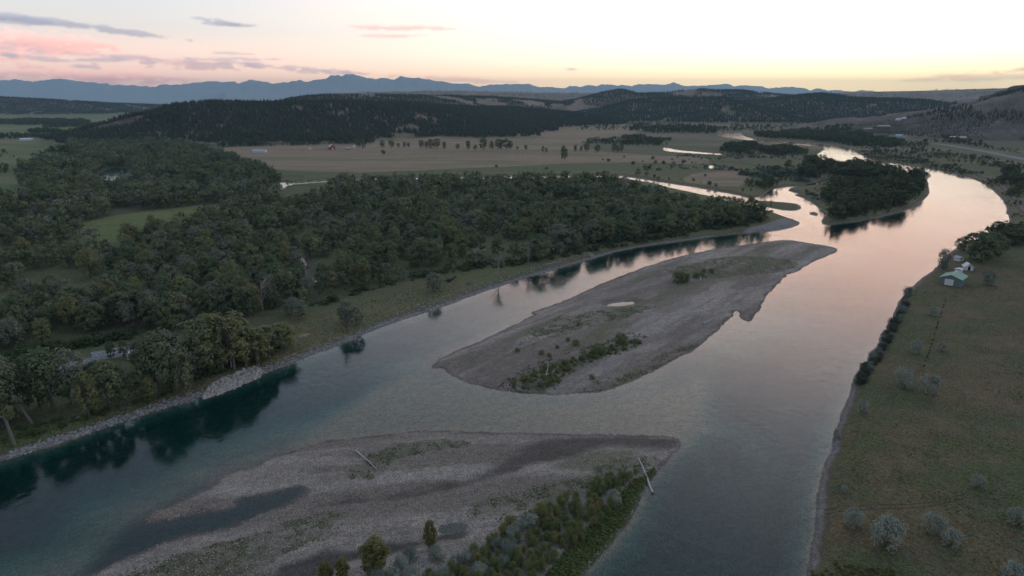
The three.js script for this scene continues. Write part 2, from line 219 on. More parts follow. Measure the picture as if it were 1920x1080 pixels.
const KIND = { bed: 0, midBar: 1, nearBar: 2, shore: 3, floor: 4, meadow: 5, hay: 6, pasture: 7, hill: 8, plain: 9 };
function sideOf(x, z) { // right bank or left bank, by a line along the river
  const px = x / -z * 1; return px; }
function ground(x, z, paint) {
  const r = Math.hypot(x, z);
  const j = (fbm(x / 9 + 5, z / 9, 3) - 0.5) * 2.2 + (fbm(x / 2.3, z / 2.3 + 8, 2) - 0.5) * 0.9, lim = r < 3200;
  let inMain = lim && oMain.has(x, z), dM = lim ? oMain.dist(x, z) : 60;
  const inX = lim && oExtra.has(x, z), dX = lim ? oExtra.dist(x, z) : 60;
  const inMid = oMid.has(x, z), inNear = oNear.has(x, z), inIs = oIslet.has(x, z), bar = inMid || inNear || inIs;
  const dB = inMain || bar ? Math.min(oMid.dist(x, z), oNear.dist(x, z), oIslet.dist(x, z)) : 60;
  let h, c, k; const jb = (fbm(x / 8 + 5, z / 8 + 60, 3) - 0.5) * 2.6 + (fbm(x / 1.9, z / 1.9 + 8, 2) - 0.5) * 1.5, cj = 0.45 + clamp(r < 700 ? 1 : 700 / r) * 0.5;
  const n1 = fbm(x / 35, z / 35, 4), n2 = fbm(x / 6 + 31, z / 6, 3), n3 = vnoise(x / 1.1, z / 1.1);
  const edge = clamp((r < 700 ? 1 : 700 / r)) * 0.5;
  if (bar && !(inX && inNear) && !(inX && inMid)) {
    let sd = dB + jb; const green = (id) => rGreenBar.some((g) => g.has(x + (n2 - 0.5) * 9, z + (n1 - 0.5) * 14));
    const top = inNear ? 0.75 : 1.15, fa = inNear ? 0.12 : 0.86, fu = x * Math.cos(fa) - z * Math.sin(fa), fv = x * Math.sin(fa) + z * Math.cos(fa), streak = fbm(fu / 46 + 3, fv / 7, 4), fine = fbm(fu / 16 + 9, fv / 2.6, 3); 
    h = sd < 0 ? sd * 0.05 : Math.min(top, sd * (inMid ? 0.09 : 0.055)) + (sstep(2, 14, sd)) * ((n1 - 0.5) * 0.9 + (n2 - 0.5) * 0.22);
    h = Math.max(h, sd > 0 ? 0.03 : -1);
    k = inNear ? KIND.nearBar : KIND.midBar; if (inIs) k = KIND.shore;
    if (inX) { }
    if (paint) {
      c = mix3([0.27, 0.238, 0.21], [0.36, 0.315, 0.265], sstep(0.35, 0.65, n1)); c = mix3(c, [0.185, 0.155, 0.125], sstep(0.5, 0.62, streak) * 0.75); c = mix3(c, [0.40, 0.37, 0.335], sstep(0.42, 0.3, streak) * 0.6); c = mix3(c, [0.2, 0.172, 0.14], sstep(0.52, 0.7, fine) * 0.5); c = mix3(c, [0.15, 0.15, 0.085], sstep(0.52, 0.64, fbm(fu / 60 + 40, fv / 14, 4)) * sstep(5, 14, sd) * 0.8);
      const damp = Math.max(sstep(1.9, 0.1, sd + (n2 - 0.5) * 2.4) * 0.75, inNear ? sstep(-1.5, 3.5, rWetRibbon.sd(x, z) + (n2 - 0.5) * 5 + (n1 - 0.5) * 6) * 0.85 : 0);
      c = mix3(c, [0.07, 0.058, 0.052], damp * 0.95);
      if (inNear) c = mix3(c, mix3([0.06, 0.055, 0.052], [0.1, 0.088, 0.08], n2), sstep(-1.2, 1.8, rMud.sd(x, z) + (n2 - 0.5) * 4.5));
      if (green()) c = mix3(c, mix3([0.085, 0.10, 0.045], [0.12, 0.115, 0.055], n2), 0.45 + 0.45 * sstep(0.4, 0.62, fbm(x / 2.2, z / 2.2 + 4, 3)));
      if (inNear && rLush.has(x + (n2 - 0.5) * 6, z)) c = mix3([0.045, 0.06, 0.02], [0.07, 0.085, 0.03], n2);
      if (inIs) c = mix3([0.10, 0.11, 0.05], [0.2, 0.19, 0.18], sstep(4, 1, dB));
    }
    if (dX < 6 && !inIs) h = mix(0.03, h, sstep(0, 6, dX));
    if (inNear && sd > 0.4) { h = mix(h, Math.min(h, 0.16 + n2 * 0.1), sstep(-2.5, 2.5, rWetRibbon.sd(x, z))); h = mix(h, Math.min(h, 0.1 + n2 * 0.1), sstep(-2.5, 2, rMud.sd(x, z))); }
  } else if (inMain || inX) {
    k = KIND.bed;
    let sdB = dB - jb, sdM = inMain ? dM - j * cj : dX - j * 0.25;
    if (inX && bar) sdB = dX + 0.3;
    const left = x < -0.02 * z - 0.32 * -z * 0 ? 1 : 1;
    let depthM = Math.min(2.6, Math.max(-0.3, sdM * 0.34)), depthB = Math.min(2.6, Math.max(-0.3, sdB < 14 ? sdB * 0.045 : 0.63 + (sdB - 14) * 0.12)); depthB = mix(depthB, Math.min(2.2, sdB * 0.3), sstep(-7, 1, rCut.sd(x, z)));
    h = -Math.min(depthM, depthB) - (n1 - 0.5) * 0.5 * sstep(2, 10, Math.min(sdB, sdM));
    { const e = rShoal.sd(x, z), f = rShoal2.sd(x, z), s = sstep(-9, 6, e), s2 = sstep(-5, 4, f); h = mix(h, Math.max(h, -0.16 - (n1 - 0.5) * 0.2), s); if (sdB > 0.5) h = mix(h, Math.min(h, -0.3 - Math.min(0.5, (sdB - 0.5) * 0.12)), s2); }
    if (inX && bar) h = -0.12 - dX * 0.06; if (inX && !inMain) h = -Math.min(0.6, sdM * 0.2);
    if (h > -0.03) h = Math.min(h, 0.05);
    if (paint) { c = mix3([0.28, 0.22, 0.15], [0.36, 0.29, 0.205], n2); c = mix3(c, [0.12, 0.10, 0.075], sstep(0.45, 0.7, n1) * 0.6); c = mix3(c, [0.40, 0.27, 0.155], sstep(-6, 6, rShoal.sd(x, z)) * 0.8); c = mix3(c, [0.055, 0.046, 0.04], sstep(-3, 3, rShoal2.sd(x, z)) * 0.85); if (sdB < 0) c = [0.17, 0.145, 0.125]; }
  } else {
    const sd = Math.min(dM, dX * (dX < dM ? 1 : 1)) + j * (dX < dM ? 0.25 : cj), nearCreek = dX < dM;
    const bank = nearCreek ? 1.1 : 2.1, beach = nearCreek ? 1.5 : (x > -z * 0.3 ? 1.8 : 3.0);
    h = sd < 0 ? sd * 0.2 : sd < beach ? sd * 0.2 : 0.2 * beach + (bank - 0.2 * beach) * sstep(beach, beach + 4.5, sd);
    h += sstep(4, 24, sd) * ((n1 - 0.5) * 1.5 + (n2 - 0.5) * 0.35);
    if (x < -60 && r < 420) h = mix(h, 2.1, sstep(-5, 3, rFlat.sd(x, z)));
    if (r > 900) { const q = hills(x, z); if (q.h > 0.5) h += q.h; }
    const hid = r > 900 && hillOut.h > 3 ? hillOut.id : -1;
    // what grows there
    if (hid >= 0) { k = KIND.hill; }
    else if ((sd < beach + 1.2 && lim) || rPoint.has(x, z)) k = KIND.shore;
    else if (rHay.has(x, z) || rHay2.has(x, z)) k = KIND.hay;
    else if (rPasture.has(x, z) || rClear.has(x, z)) k = KIND.pasture;
    else if (x > -z * 0.40 && r < 560) k = KIND.meadow;
    else if (r < 1300) k = KIND.floor;
    else k = KIND.plain;
    if (paint) {
      if (k === KIND.hill) {
        const H = HILLS[hid], rock = sstep(0.56, 0.68, fbm(x / 45 + 60, z / 30, 4));
        c = mix3([0.20, 0.145, 0.095], [0.26, 0.185, 0.125], n1); c = mix3(c, [0.115, 0.11, 0.06], sstep(0.5, 0.68, fbm(x / 120, z / 120 + 50, 4)) * 0.8);
        
        if (H.n === 'slope') c = mix3(mix3([0.105, 0.088, 0.068], [0.145, 0.12, 0.095], n1), [0.08, 0.078, 0.046], sstep(0.42, 0.6, n2) * 0.75);
        c = mix3(c, [0.3, 0.26, 0.22], rock * (H.wood > 0.5 ? 0.28 : 0.25));
      } else if (k === KIND.shore) {
        const rocky = mix3([0.21, 0.20, 0.20], [0.30, 0.285, 0.27], n2), up = rPoint.has(x, z) ? 0 : sstep(beach - 1.5, beach + 0.8, sd);
        c = mix3(rocky, [0.11, 0.095, 0.055], nearCreek ? 0.85 : up); c = mix3(c, [0.10, 0.09, 0.085], sstep(1.4, 0.1, sd) * 0.8);
      } else if (k === KIND.hay) {
        c = mix3([0.25, 0.18, 0.115], [0.31, 0.228, 0.148], n1); const st = fbm(x / 160 + z / 900, z / 22, 4); c = mix3(c, [0.19, 0.165, 0.09], sstep(0.5, 0.66, st) * 0.75); c = mix3(c, [0.15, 0.15, 0.065], sstep(0.44, 0.66, fbm(x / 210, z / 90 + 40, 3)) * 0.6);
      } else if (k === KIND.pasture) {
        c = mix3([0.12, 0.165, 0.045], [0.175, 0.19, 0.062], sstep(0.35, 0.65, fbm(x / 90, z / 60, 4))); const st = fbm(x / 300 + 9, z / 70, 3); if (r > 700) c = mix3(c, st > 0.56 ? [0.2, 0.165, 0.095] : [0.075, 0.12, 0.04], 0.55 * Math.abs(sstep(0.5, 0.6, st) * 2 - 1));
      } else if (k === KIND.meadow) {
        const dry = fbm(x / 26 + 3, z / 18, 4), gr = fbm(x / 9, z / 9 + 77, 4);
        c = mix3([0.13, 0.104, 0.05], [0.084, 0.096, 0.036], sstep(0.36, 0.62, dry)); c = mix3(c, [0.08, 0.098, 0.03], sstep(0.44, 0.68, gr) * (0.25 + 0.5 * sstep(0.4, 0.6, n1))); c = mix3(c, [0.085, 0.07, 0.04], sstep(0.58, 0.78, n2) * 0.4);
      } else if (k === KIND.floor) {
        c = mix3([0.085, 0.105, 0.042], [0.115, 0.13, 0.05], n2); const open = fbm(x / 60 + 12, z / 60, 3); c = mix3(c, [0.115, 0.105, 0.055], sstep(0.5, 0.68, open) * 0.7); const strip = sstep(45, 22, dM) * sstep(-170, -90, x) ; c = mix3(c, mix3([0.165, 0.135, 0.07], [0.11, 0.135, 0.046], n1), strip * 0.95);
        c = mix3(c, mix3([0.085, 0.125, 0.036], [0.11, 0.135, 0.045], n2), sstep(26, 14, dM) * sstep(-120, -190, x) * 0.85); if (rDirt.has(x, z)) c = mix3(c, [0.17, 0.125, 0.09], 0.8); if (rSand.has(x, z)) c = [0.33, 0.22, 0.14];
      } else { const f = fbm(x / 200 + 4, z / 120, 4); c = mix3([0.105, 0.11, 0.05], [0.175, 0.15, 0.085], sstep(0.42, 0.66, f)); if (rRightFar.has(x, z)) c = [0.24, 0.2, 0.1]; }
    }
  }
  tone.k = k; if (paint) { tone.c[0] = c[0]; tone.c[1] = c[1]; tone.c[2] = c[2]; }
  return h;
}
const groundY = (x, z) => ground(x, z, false);

// ---------------------------------------------------------------- the ground sheet: fine near the river, coarser with distance, cut into named pieces
{
  const A = [], R = [0.01, 30, 60, 80, 95];
  for (let i = 0; i <= 900; i++) A.push((-47 + 94 * i / 900) * RAD);
  for (let i = 1; i < 50; i++) A.push((47 + 266 * i / 50) * RAD);
  for (let i = 0; i < 560; i++) R.push(104 * Math.pow(1300 / 104, i / 560));
  for (let i = 0; i <= 240; i++) R.push(1300 * Math.pow(9500 / 1300, i / 240));
  const NA = A.length, NR = R.length, pos = new Float32Array(NA * NR * 3), col = new Float32Array(NA * NR * 3), kind = new Uint8Array(NA * NR);
  for (let i = 0; i < NR; i++) for (let j = 0; j < NA; j++) {
    const x = Math.sin(A[j]) * R[i], z = -Math.cos(A[j]) * R[i], k = i * NA + j, h = ground(x, z, true);
    pos[k * 3] = x; pos[k * 3 + 1] = h; pos[k * 3 + 2] = z; col.set(tone.c, k * 3); kind[k] = tone.k;
  }
  const nor = new Float32Array(NA * NR * 3);
  for (let i = 0; i < NR; i++) for (let j = 0; j < NA; j++) {
    const k = i * NA + j, a = i * NA + (j + 1) % NA, b = i * NA + (j + NA - 1) % NA, c = Math.min(NR - 1, i + 1) * NA + j, d = Math.max(0, i - 1) * NA + j;
    const ux = pos[a * 3] - pos[b * 3], uy = pos[a * 3 + 1] - pos[b * 3 + 1], uz = pos[a * 3 + 2] - pos[b * 3 + 2], vx = pos[c * 3] - pos[d * 3], vy = pos[c * 3 + 1] - pos[d * 3 + 1], vz = pos[c * 3 + 2] - pos[d * 3 + 2];
    let nx = uy * vz - uz * vy, ny = uz * vx - ux * vz, nz = ux * vy - uy * vx; if (ny < 0) { nx = -nx; ny = -ny; nz = -nz; } const L = Math.hypot(nx, ny, nz) || 1; nor[k * 3] = nx / L; nor[k * 3 + 1] = ny / L; nor[k * 3 + 2] = nz / L;
  }
  const tris = Array.from({ length: 10 }, () => []);
  for (let i = 0; i < NR - 1; i++) for (let j = 0; j < NA; j++) {
    const a = i * NA + j, b = i * NA + (j + 1) % NA, c = (i + 1) * NA + j, d = (i + 1) * NA + (j + 1) % NA, t = tris[kind[c]];
    t.push(a, b, c, b, d, c);
  }
  const gravel = texture(1024, (u, v) => { const p = tnoise(u, v, 300, 1), q = tnoise(u, v, 140, 2), w = tnoise(u, v, 24, 3), d = p > 0.8 ? 0.2 : 0, e = 0.66 + (p - 0.5) * 0.34 + (q - 0.5) * 0.3 + (w - 0.5) * 0.12 + d; return [e, e * 0.99, e * 0.985]; });
  const gravelBump = texture(1024, (u, v) => { const p = tnoise(u, v, 300, 1), q = tnoise(u, v, 140, 2); const e = p * 0.5 + q * 0.5; return [e, e, e]; }, false);
  const turf = texture(1024, (u, v) => { const p = tnoise(u, v, 260, 4), q = tnoise(u, v, 90, 5), w = tnoise(u, v, 30, 6), e = 0.8 + (p - 0.5) * 0.36 + (q - 0.5) * 0.34 + (w - 0.5) * 0.2, y = (q - w) * 0.14; return [e + y, e, e - y]; });
  const turfBump = texture(1024, (u, v) => { const e = tnoise(u, v, 260, 4) * 0.4 + tnoise(u, v, 90, 5) * 0.6; return [e, e, e]; }, false);
  const stony = new THREE.MeshStandardMaterial({ name: 'gravel', vertexColors: true, map: gravel, bumpMap: gravelBump, bumpScale: 0.16, roughness: 0.95 });
  const grassy = new THREE.MeshStandardMaterial({ name: 'turf', vertexColors: true, map: turf, bumpMap: turfBump, bumpScale: 0.3, roughness: 1 });
  stony.color.setScalar(1.9); grassy.color.setScalar(1.55);
  const NAMES = [['riverbed', 'brown gravel river bed under the clear water', 'riverbed', stony], ['gravel_bar', 'long grey gravel bar in mid river with bushes along it', 'gravel bar', stony], ['gravel_bar', 'wide grey gravel bar with willow thicket on its river side', 'gravel bar', stony], ['gravel_shore', 'narrow stony shore along the water', 'shore', stony], ['forest_floor', 'dark green ground under the riverside trees', 'ground', grassy], ['meadow', 'dry brown green meadow around the green shed', 'meadow', grassy], ['hay_field', 'pale brown hay field below the wooded hill', 'field', grassy], ['pasture', 'green pasture among the woods', 'pasture', grassy], ['hills', 'brown and wooded hills around the valley', 'hills', grassy], ['valley_plain', 'flat valley land beyond the river', 'ground', grassy]];
  tris.forEach((t, n) => {
    if (!t.length) return;
    const map = new Map(), idx = new Uint32Array(t.length); let m = 0; for (let i = 0; i < t.length; i++) { let v = map.get(t[i]); if (v === undefined) { v = m++; map.set(t[i], v); } idx[i] = v; }
    const p = new Float32Array(m * 3), c = new Float32Array(m * 3), nn = new Float32Array(m * 3), uv = new Float32Array(m * 2);
    const S = n < 4 ? 26 : 24;
    for (const [o, v] of map) { for (let q = 0; q < 3; q++) { p[v * 3 + q] = pos[o * 3 + q]; c[v * 3 + q] = col[o * 3 + q]; nn[v * 3 + q] = nor[o * 3 + q]; } uv[v * 2] = pos[o * 3] / S; uv[v * 2 + 1] = pos[o * 3 + 2] / S; }
    const g = new THREE.BufferGeometry(); g.setAttribute('position', new THREE.BufferAttribute(p, 3)); g.setAttribute('normal', new THREE.BufferAttribute(nn, 3)); g.setAttribute('color', new THREE.BufferAttribute(c, 3)); g.setAttribute('uv', new THREE.BufferAttribute(uv, 2)); g.setIndex(new THREE.BufferAttribute(idx, 1));
    const [name, label, cat, mat] = NAMES[n]; tag(mesh(name, g, mat), label, cat, null, 'structure');
  });
}
// ---------------------------------------------------------------- the water: one level sheet of clear green water over the bed
{
  const waves = texture(2048, (u, v) => { const big = tnoise(u, v, 30, 7), a = tnoise(u + 0.013 * big, v + 0.006 * big, 110, 8), b = tnoise(u, v + 0.012 * big, 230, 9), c = tnoise(u, v, 420, 10), amp = 0.22 + 0.78 * sstep(0.42, 0.8, tnoise(u, v, 8, 12) * 0.65 + tnoise(u, v, 21, 13) * 0.35); const e = 0.5 + ((a - 0.5) * 0.6 + (b - 0.5) * 0.36 + (c - 0.5) * 0.14) * amp; return [e, e, e]; }, false);
  waves.repeat.set(1, 1);
  const water = new THREE.MeshPhysicalMaterial({ name: 'river_water', color: 0xffffff, roughness: 0.1, ior: 1.34, transmission: 1, thickness: 2, attenuationColor: new THREE.Color(0.46, 0.78, 0.80), attenuationDistance: 1.0, bumpMap: waves, bumpScale: 0.07 });
  const X0 = -620, X1 = 1400, Z0 = 160, Z1 = -3300, g = new THREE.PlaneGeometry(X1 - X0, Z0 - Z1, 60, 100); g.rotateX(-Math.PI / 2); g.translate((X0 + X1) / 2, 0, (Z0 + Z1) / 2);
  const p = g.attributes.position, uv = g.attributes.uv; for (let i = 0; i < p.count; i++) uv.setXY(i, p.getX(i) / 240, p.getZ(i) / 240);
  tag(mesh('river_water', g, water), 'calm river water winding through the valley', 'river', null, 'structure');
}
// ---------------------------------------------------------------- far mountains
function mountain(pts, D, front, label, seed) {
  const n = (pts.length - 1) * 14, m = 26, pos = [], idx = [];
  for (let i = 0; i <= n; i++) {
    const s = i / 14, k = Math.min(pts.length - 2, Math.floor(s)), t = s - k, px = mix(pts[k][0], pts[k + 1][0], t), py = mix(pts[k][1], pts[k + 1][1], t), a = atDepth(px, py, D), back = atDepth(px, py, D);
    for (let j = 0; j <= m; j++) {
      const q = j / m, f = q < 0.72 ? q / 0.72 : 1 - (q - 0.72) / 0.28;          // up the front, down the back
      const z = a[2] + (q < 0.72 ? front * (1 - f) : -front * 0.4 * (1 - f)), x = a[0] * (z / a[2]);
      const ridge = Math.abs(fbm(x / 1500 + seed, z / 2600, 4) - 0.5) * 2;
      let h = a[1] * Math.pow(f, 1.25) * (1 - (1 - f) * ridge * 0.9 * 1.2) + (fbm(px / 16 + seed, q * 3, 5) - 0.5) * D * 0.0075 * sstep(0.45, 1, f);
      pos.push(x, Math.max(-5, h), z);
    }
  }
  for (let i = 0; i < n; i++) for (let j = 0; j < m; j++) { const a = i * (m + 1) + j, b = a + m + 1; idx.push(a, b, a + 1, b, b + 1, a + 1); }
  const g = new THREE.BufferGeometry(); g.setAttribute('position', new THREE.Float32BufferAttribute(pos, 3)); g.setIndex(idx); g.computeVertexNormals();
  return tag(mesh('mountain_range', g, new THREE.MeshStandardMaterial({ color: new THREE.Color(0.33, 0.32, 0.31), roughness: 1 })), label, 'mountains', null, 'structure');
}
mountain([[-700, 150], [-400, 140], [-200, 146], [-80, 150], [0, 147], [45, 150], [70, 148], [100, 145.5], [135, 146], [165, 150], [200, 155], [225, 158], [240, 156], [262, 160], [290, 162], [330, 154], [380, 152], [420, 152], [430, 150], [455, 152], [475, 148.5], [500, 150], [515, 154], [560, 158], [640, 162]], 25500, 5200, 'long blue mountain range above the wooded west hills', 3);
mountain([[420, 168], [470, 160], [520, 154], [570, 150], [600, 146], [622, 139.5], [640, 141], [660, 137.5], [672, 139], [690, 144], [712, 143], [740, 145], [755, 143], [790, 147], [840, 153], [900, 160], [935, 157], [963, 153], [990, 157], [1030, 160], [1060, 164], [1090, 168], [1130, 173]], 22500, 4800, 'tallest blue mountain range with a jagged summit', 11);
mountain([[980, 170], [1040, 164], [1090, 160], [1130, 157.5], [1160, 158], [1200, 159], [1228, 156], [1262, 155.5], [1290, 160], [1345, 156.5], [1370, 157], [1400, 161], [1440, 162], [1465, 164], [1500, 165], [1530, 165], [1560, 168], [1600, 169.5], [1640, 171], [1700, 173], [1760, 176]], 28500, 5200, 'low pale mountain range under the yellow glow', 19);

// ---------------------------------------------------------------- plants: builders
function facesGeo(P, I, C) { const g = new THREE.BufferGeometry(); g.setAttribute('position', new THREE.Float32BufferAttribute(P, 3)); if (C) g.setAttribute('color', new THREE.Float32BufferAttribute(C, 3)); g.setIndex(I); g.computeVertexNormals(); return g; }
// leaf-sized faces spread through clumps; each face turned roughly outwards from its clump
function leaves(r, clumps, per, size, out = { P: [], I: [], C: [] }, colour = null, up = 0.25, heart = null) {
  for (const q of clumps) {
    const n = Math.max(4, Math.round(per * q.n)), shade = colour ? 0.82 + r() * 0.36 : 1;
    for (let k = 0; k < n; k++) {
      let a = r() * 6.2832, b = r() * 2 - 1, s = Math.sqrt(1 - b * b), dx = s * Math.cos(a), dy = b, dz = s * Math.sin(a); const d = Math.pow(r(), 0.42);
      const cx = q.x + dx * q.rx * d, cy = q.y + dy * q.ry * d, cz = q.z + dz * q.rx * d;
      let nx = dx + (r() - 0.5) * 0.9, ny = dy + up + (r() - 0.5) * 0.9, nz = dz + (r() - 0.5) * 0.9; let L; if (heart) { const hx = cx - heart[0], hy = (cy - heart[1]) * 0.9, hz = cz - heart[2]; L = Math.hypot(hx, hy, hz) || 1; nx = nx * 0.7 + hx / L; ny = ny * 0.7 + hy / L + 0.2; nz = nz * 0.7 + hz / L; } L = Math.hypot(nx, ny, nz) || 1; nx /= L; ny /= L; nz /= L;
      let tx = ny * 0.3 - nz, ty = nz * 0.2 - nx * 0.3, tz = nx - ny * 0.2; L = Math.hypot(tx, ty, tz) || 1; tx /= L; ty /= L; tz /= L;
      const bx = ny * tz - nz * ty, by = nz * tx - nx * tz, bz = nx * ty - ny * tx, w = size * (0.6 + r() * 0.8), l = w * (0.9 + r() * 0.9), o = out.P.length / 3, bend = w * 0.25;
      out.P.push(cx - tx * w, cy - ty * w, cz - tz * w, cx + bx * l * 0.55 + nx * bend, cy + by * l * 0.55 + ny * bend, cz + bz * l * 0.55 + nz * bend, cx + tx * w, cy + ty * w, cz + tz * w, cx - bx * l * 0.6 + nx * bend, cy - by * l * 0.6 + ny * bend, cz - bz * l * 0.6 + nz * bend);
      out.I.push(o, o + 2, o + 1, o, o + 3, o + 2);
      if (colour) { const v = shade * (0.85 + r() * 0.3); for (let i = 0; i < 4; i++) out.C.push(colour[0] * v, colour[1] * v, colour[2] * v); }
    }
  }
  return out;
}
function limb(out, a, b, ra, rb, sides, colour) {
  const d = new THREE.Vector3(b[0] - a[0], b[1] - a[1], b[2] - a[2]).normalize(), u = new THREE.Vector3(Math.abs(d.y) > 0.9 ? 1 : 0, Math.abs(d.y) > 0.9 ? 0 : 1, 0).cross(d).normalize(), v = d.clone().cross(u), o = out.P.length / 3;
  for (const [p, q] of [[a, ra], [b, rb]]) for (let i = 0; i < sides; i++) { const t = i / sides * 6.2832, c = Math.cos(t) * q, s = Math.sin(t) * q; out.P.push(p[0] + u.x * c + v.x * s, p[1] + u.y * c + v.y * s, p[2] + u.z * c + v.z * s); if (colour) out.C.push(...colour); }
  for (let i = 0; i < sides; i++) { const j = (i + 1) % sides; out.I.push(o + i, o + j, o + sides + i, o + j, o + sides + j, o + sides + i); }
}
// a broad-leaved tree one metre tall, to be scaled: crown clumps and a forked trunk
function broadleaf(seed, { low = 0.2, wide = 0.36, clumps = 30, per = 45, size = 0.03, sides = 6, merged = false, lean = 0, tallness = 1 } = {}) {
  const r = rng(seed), q = [], t = { P: [], I: [], C: [] }, bark = [1.1, 0.95, 1.6], fork = low + 0.08 + r() * 0.08;
  limb(t, [0, -0.02, 0], [lean * 0.3, fork, 0], 0.026, 0.02, sides, merged ? bark : null);
  const arms = 4 + Math.floor(r() * 3);
  for (let i = 0; i < arms; i++) {
    const a = i / arms * 6.28 + r() * 0.9, reach = wide * (0.35 + r() * 0.5), top = 0.66 + r() * 0.26, e = [lean + Math.cos(a) * reach, top, Math.sin(a) * reach], m = [lean * 0.6 + Math.cos(a) * reach * 0.42, mix(fork, top, 0.5), Math.sin(a) * reach * 0.42];
    limb(t, [lean * 0.3, fork - 0.01, 0], m, 0.014, 0.01, sides > 4 ? 5 : 3, merged ? bark : null); limb(t, m, e, 0.01, 0.003, sides > 4 ? 4 : 3, merged ? bark : null);
    q.push({ x: e[0], y: e[1] - 0.02, z: e[2], rx: wide * (0.24 + r() * 0.12), ry: 0.10 + r() * 0.05, n: 1.3 });
  }
  for (let i = 0; i < clumps; i++) {
    const y = low + (1 - low) * Math.pow(r(), 0.8), f = (y - low) / (1 - low), ring = wide * Math.pow(Math.sin(Math.PI * Math.min(1, 0.14 + f * 0.83)), 0.62), a = r() * 6.28, d = ring * Math.sqrt(0.25 + 0.75 * r()) * 0.86, s = 0.55 + r() * 0.7;
    q.push({ x: lean * f + Math.cos(a) * d, y: Math.min(y, 0.93), z: Math.sin(a) * d, rx: wide * 0.27 * s, ry: 0.075 * s * tallness, n: s });
  }
  const heart = [lean * 0.5, low + (1 - low) * 0.42, 0]; if (merged) { leaves(r, q, per, size, t, [1, 1, 1], 0.25, heart); return facesGeo(t.P, t.I, t.C); }
  const c = leaves(r, q, per, size, { P: [], I: [], C: [] }, [1, 1, 1], 0.25, heart);
  return { trunk: facesGeo(t.P, t.I), crown: facesGeo(c.P, c.I, c.C) };
}
function bush(seed, { clumps = 16, per = 40, size = 0.05, wide = 0.5, up = 0.6 } = {}) {      // a bush one metre tall with several stems
  const r = rng(seed), q = [], t = { P: [], I: [], C: [] };
  for (let i = 0; i < 5; i++) { const a = i * 1.26 + r(), d = wide * 0.5; limb(t, [0, -0.04, 0], [Math.cos(a) * d, 0.42, Math.sin(a) * d], 0.016, 0.006, 4, null); }
  for (let i = 0; i < clumps; i++) { const a = r() * 6.28, d = wide * Math.sqrt(r()) * 0.75, top = 0.86 * Math.sqrt(Math.max(0.05, 1 - (d / wide) ** 2 * 0.95)), y = top * (0.35 + 0.62 * Math.pow(r(), 0.6)), s = 0.7 + r() * 0.6; q.push({ x: Math.cos(a) * d, y, z: Math.sin(a) * d, rx: 0.17 * s * wide / 0.5, ry: 0.17 * s, n: s }); }
  for (let i = 0; i < 5; i++) { const a = i * 1.26 + r(); q.push({ x: Math.cos(a) * wide * 0.6, y: 0.16, z: Math.sin(a) * wide * 0.6, rx: 0.2 * wide / 0.5, ry: 0.15, n: 0.9 }); }
  const c = leaves(r, q, per, size, { P: [], I: [], C: [] }, [1, 1, 1], up, [0, 0.2, 0]);
  return { stems: facesGeo(t.P, t.I), foliage: facesGeo(c.P, c.I, c.C) };
}
function conifer(seed, tiers = 7, pts = 9) {       // one metre tall, ragged tiers of boughs
  const r = rng(seed), o = { P: [], I: [], C: [] }; limb(o, [0, -0.05, 0], [0, 0.3, 0], 0.02, 0.015, 4, [0.9, 0.7, 0.5]);
  for (let i = 0; i < tiers; i++) {
    const f = i / tiers, y = 0.14 + f * 0.74, w = (0.21 * (1 - f) + 0.025) * (0.85 + r() * 0.3), h = 0.2 + 0.06 * r(), c = o.P.length / 3, v = 0.85 + r() * 0.3; o.P.push(0, Math.min(1, y + h), 0); o.C.push(v, v, v);
    for (let k = 0; k < pts * 2; k++) { const a = k / pts * Math.PI + r() * 0.2, d = w * (k % 2 ? 0.5 : 0.8 + r() * 0.45); o.P.push(Math.cos(a) * d, y - (k % 2 ? -0.02 : 0.03 + r() * 0.03), Math.sin(a) * d); const s = v * (0.8 + r() * 0.3); o.C.push(s, s, s); }
    for (let k = 0; k < pts * 2; k++) o.I.push(c, c + 1 + (k + 1) % (pts * 2), c + 1 + k);
  }
  return facesGeo(o.P, o.I, o.C);
}
const leafMat = (r, g, b, name = 'leaves') => new THREE.MeshPhysicalMaterial({ name, color: new THREE.Color(r, g, b), vertexColors: true, roughness: 0.9, specularIntensity: 0.3, transmission: 0.22, thickness: 0, side: THREE.DoubleSide });
const COTTON = [leafMat(0.156, 0.190, 0.095), leafMat(0.133, 0.175, 0.088), leafMat(0.186, 0.206, 0.099), leafMat(0.113, 0.153, 0.079), leafMat(0.203, 0.210, 0.086), leafMat(0.192, 0.210, 0.147)];
const OLIVE = leafMat(0.275, 0.305, 0.245, 'silver_leaves'), OLIVE_B = leafMat(0.19, 0.22, 0.17, 'silver_leaves'), WILLOW = [leafMat(0.155, 0.172, 0.054), leafMat(0.125, 0.158, 0.054), leafMat(0.18, 0.18, 0.058)], POPLAR = leafMat(0.145, 0.14, 0.045), BRIGHT = leafMat(0.085, 0.125, 0.036), GOLD = leafMat(0.42, 0.20, 0.045), DARKBUSH = leafMat(0.062, 0.075, 0.05);
const BARK = new THREE.MeshStandardMaterial({ name: 'bark', color: new THREE.Color(0.11, 0.1, 0.088), roughness: 1 }), PALEBARK = new THREE.MeshStandardMaterial({ name: 'pale_bark', color: new THREE.Color(0.27, 0.25, 0.22), roughness: 1 }), GREYBARK = new THREE.MeshStandardMaterial({ name: 'grey_bark', color: new THREE.Color(0.18, 0.165, 0.15), roughness: 1 }), DRIFT = new THREE.MeshStandardMaterial({ name: 'bleached_wood', color: new THREE.Color(0.46, 0.43, 0.40), roughness: 0.95 });
const STUFFLEAF = new THREE.MeshPhysicalMaterial({ name: 'wood_leaves', color: 0xffffff, vertexColors: true, roughness: 0.95, specularIntensity: 0.25, transmission: 0.2, thickness: 0, side: THREE.DoubleSide });
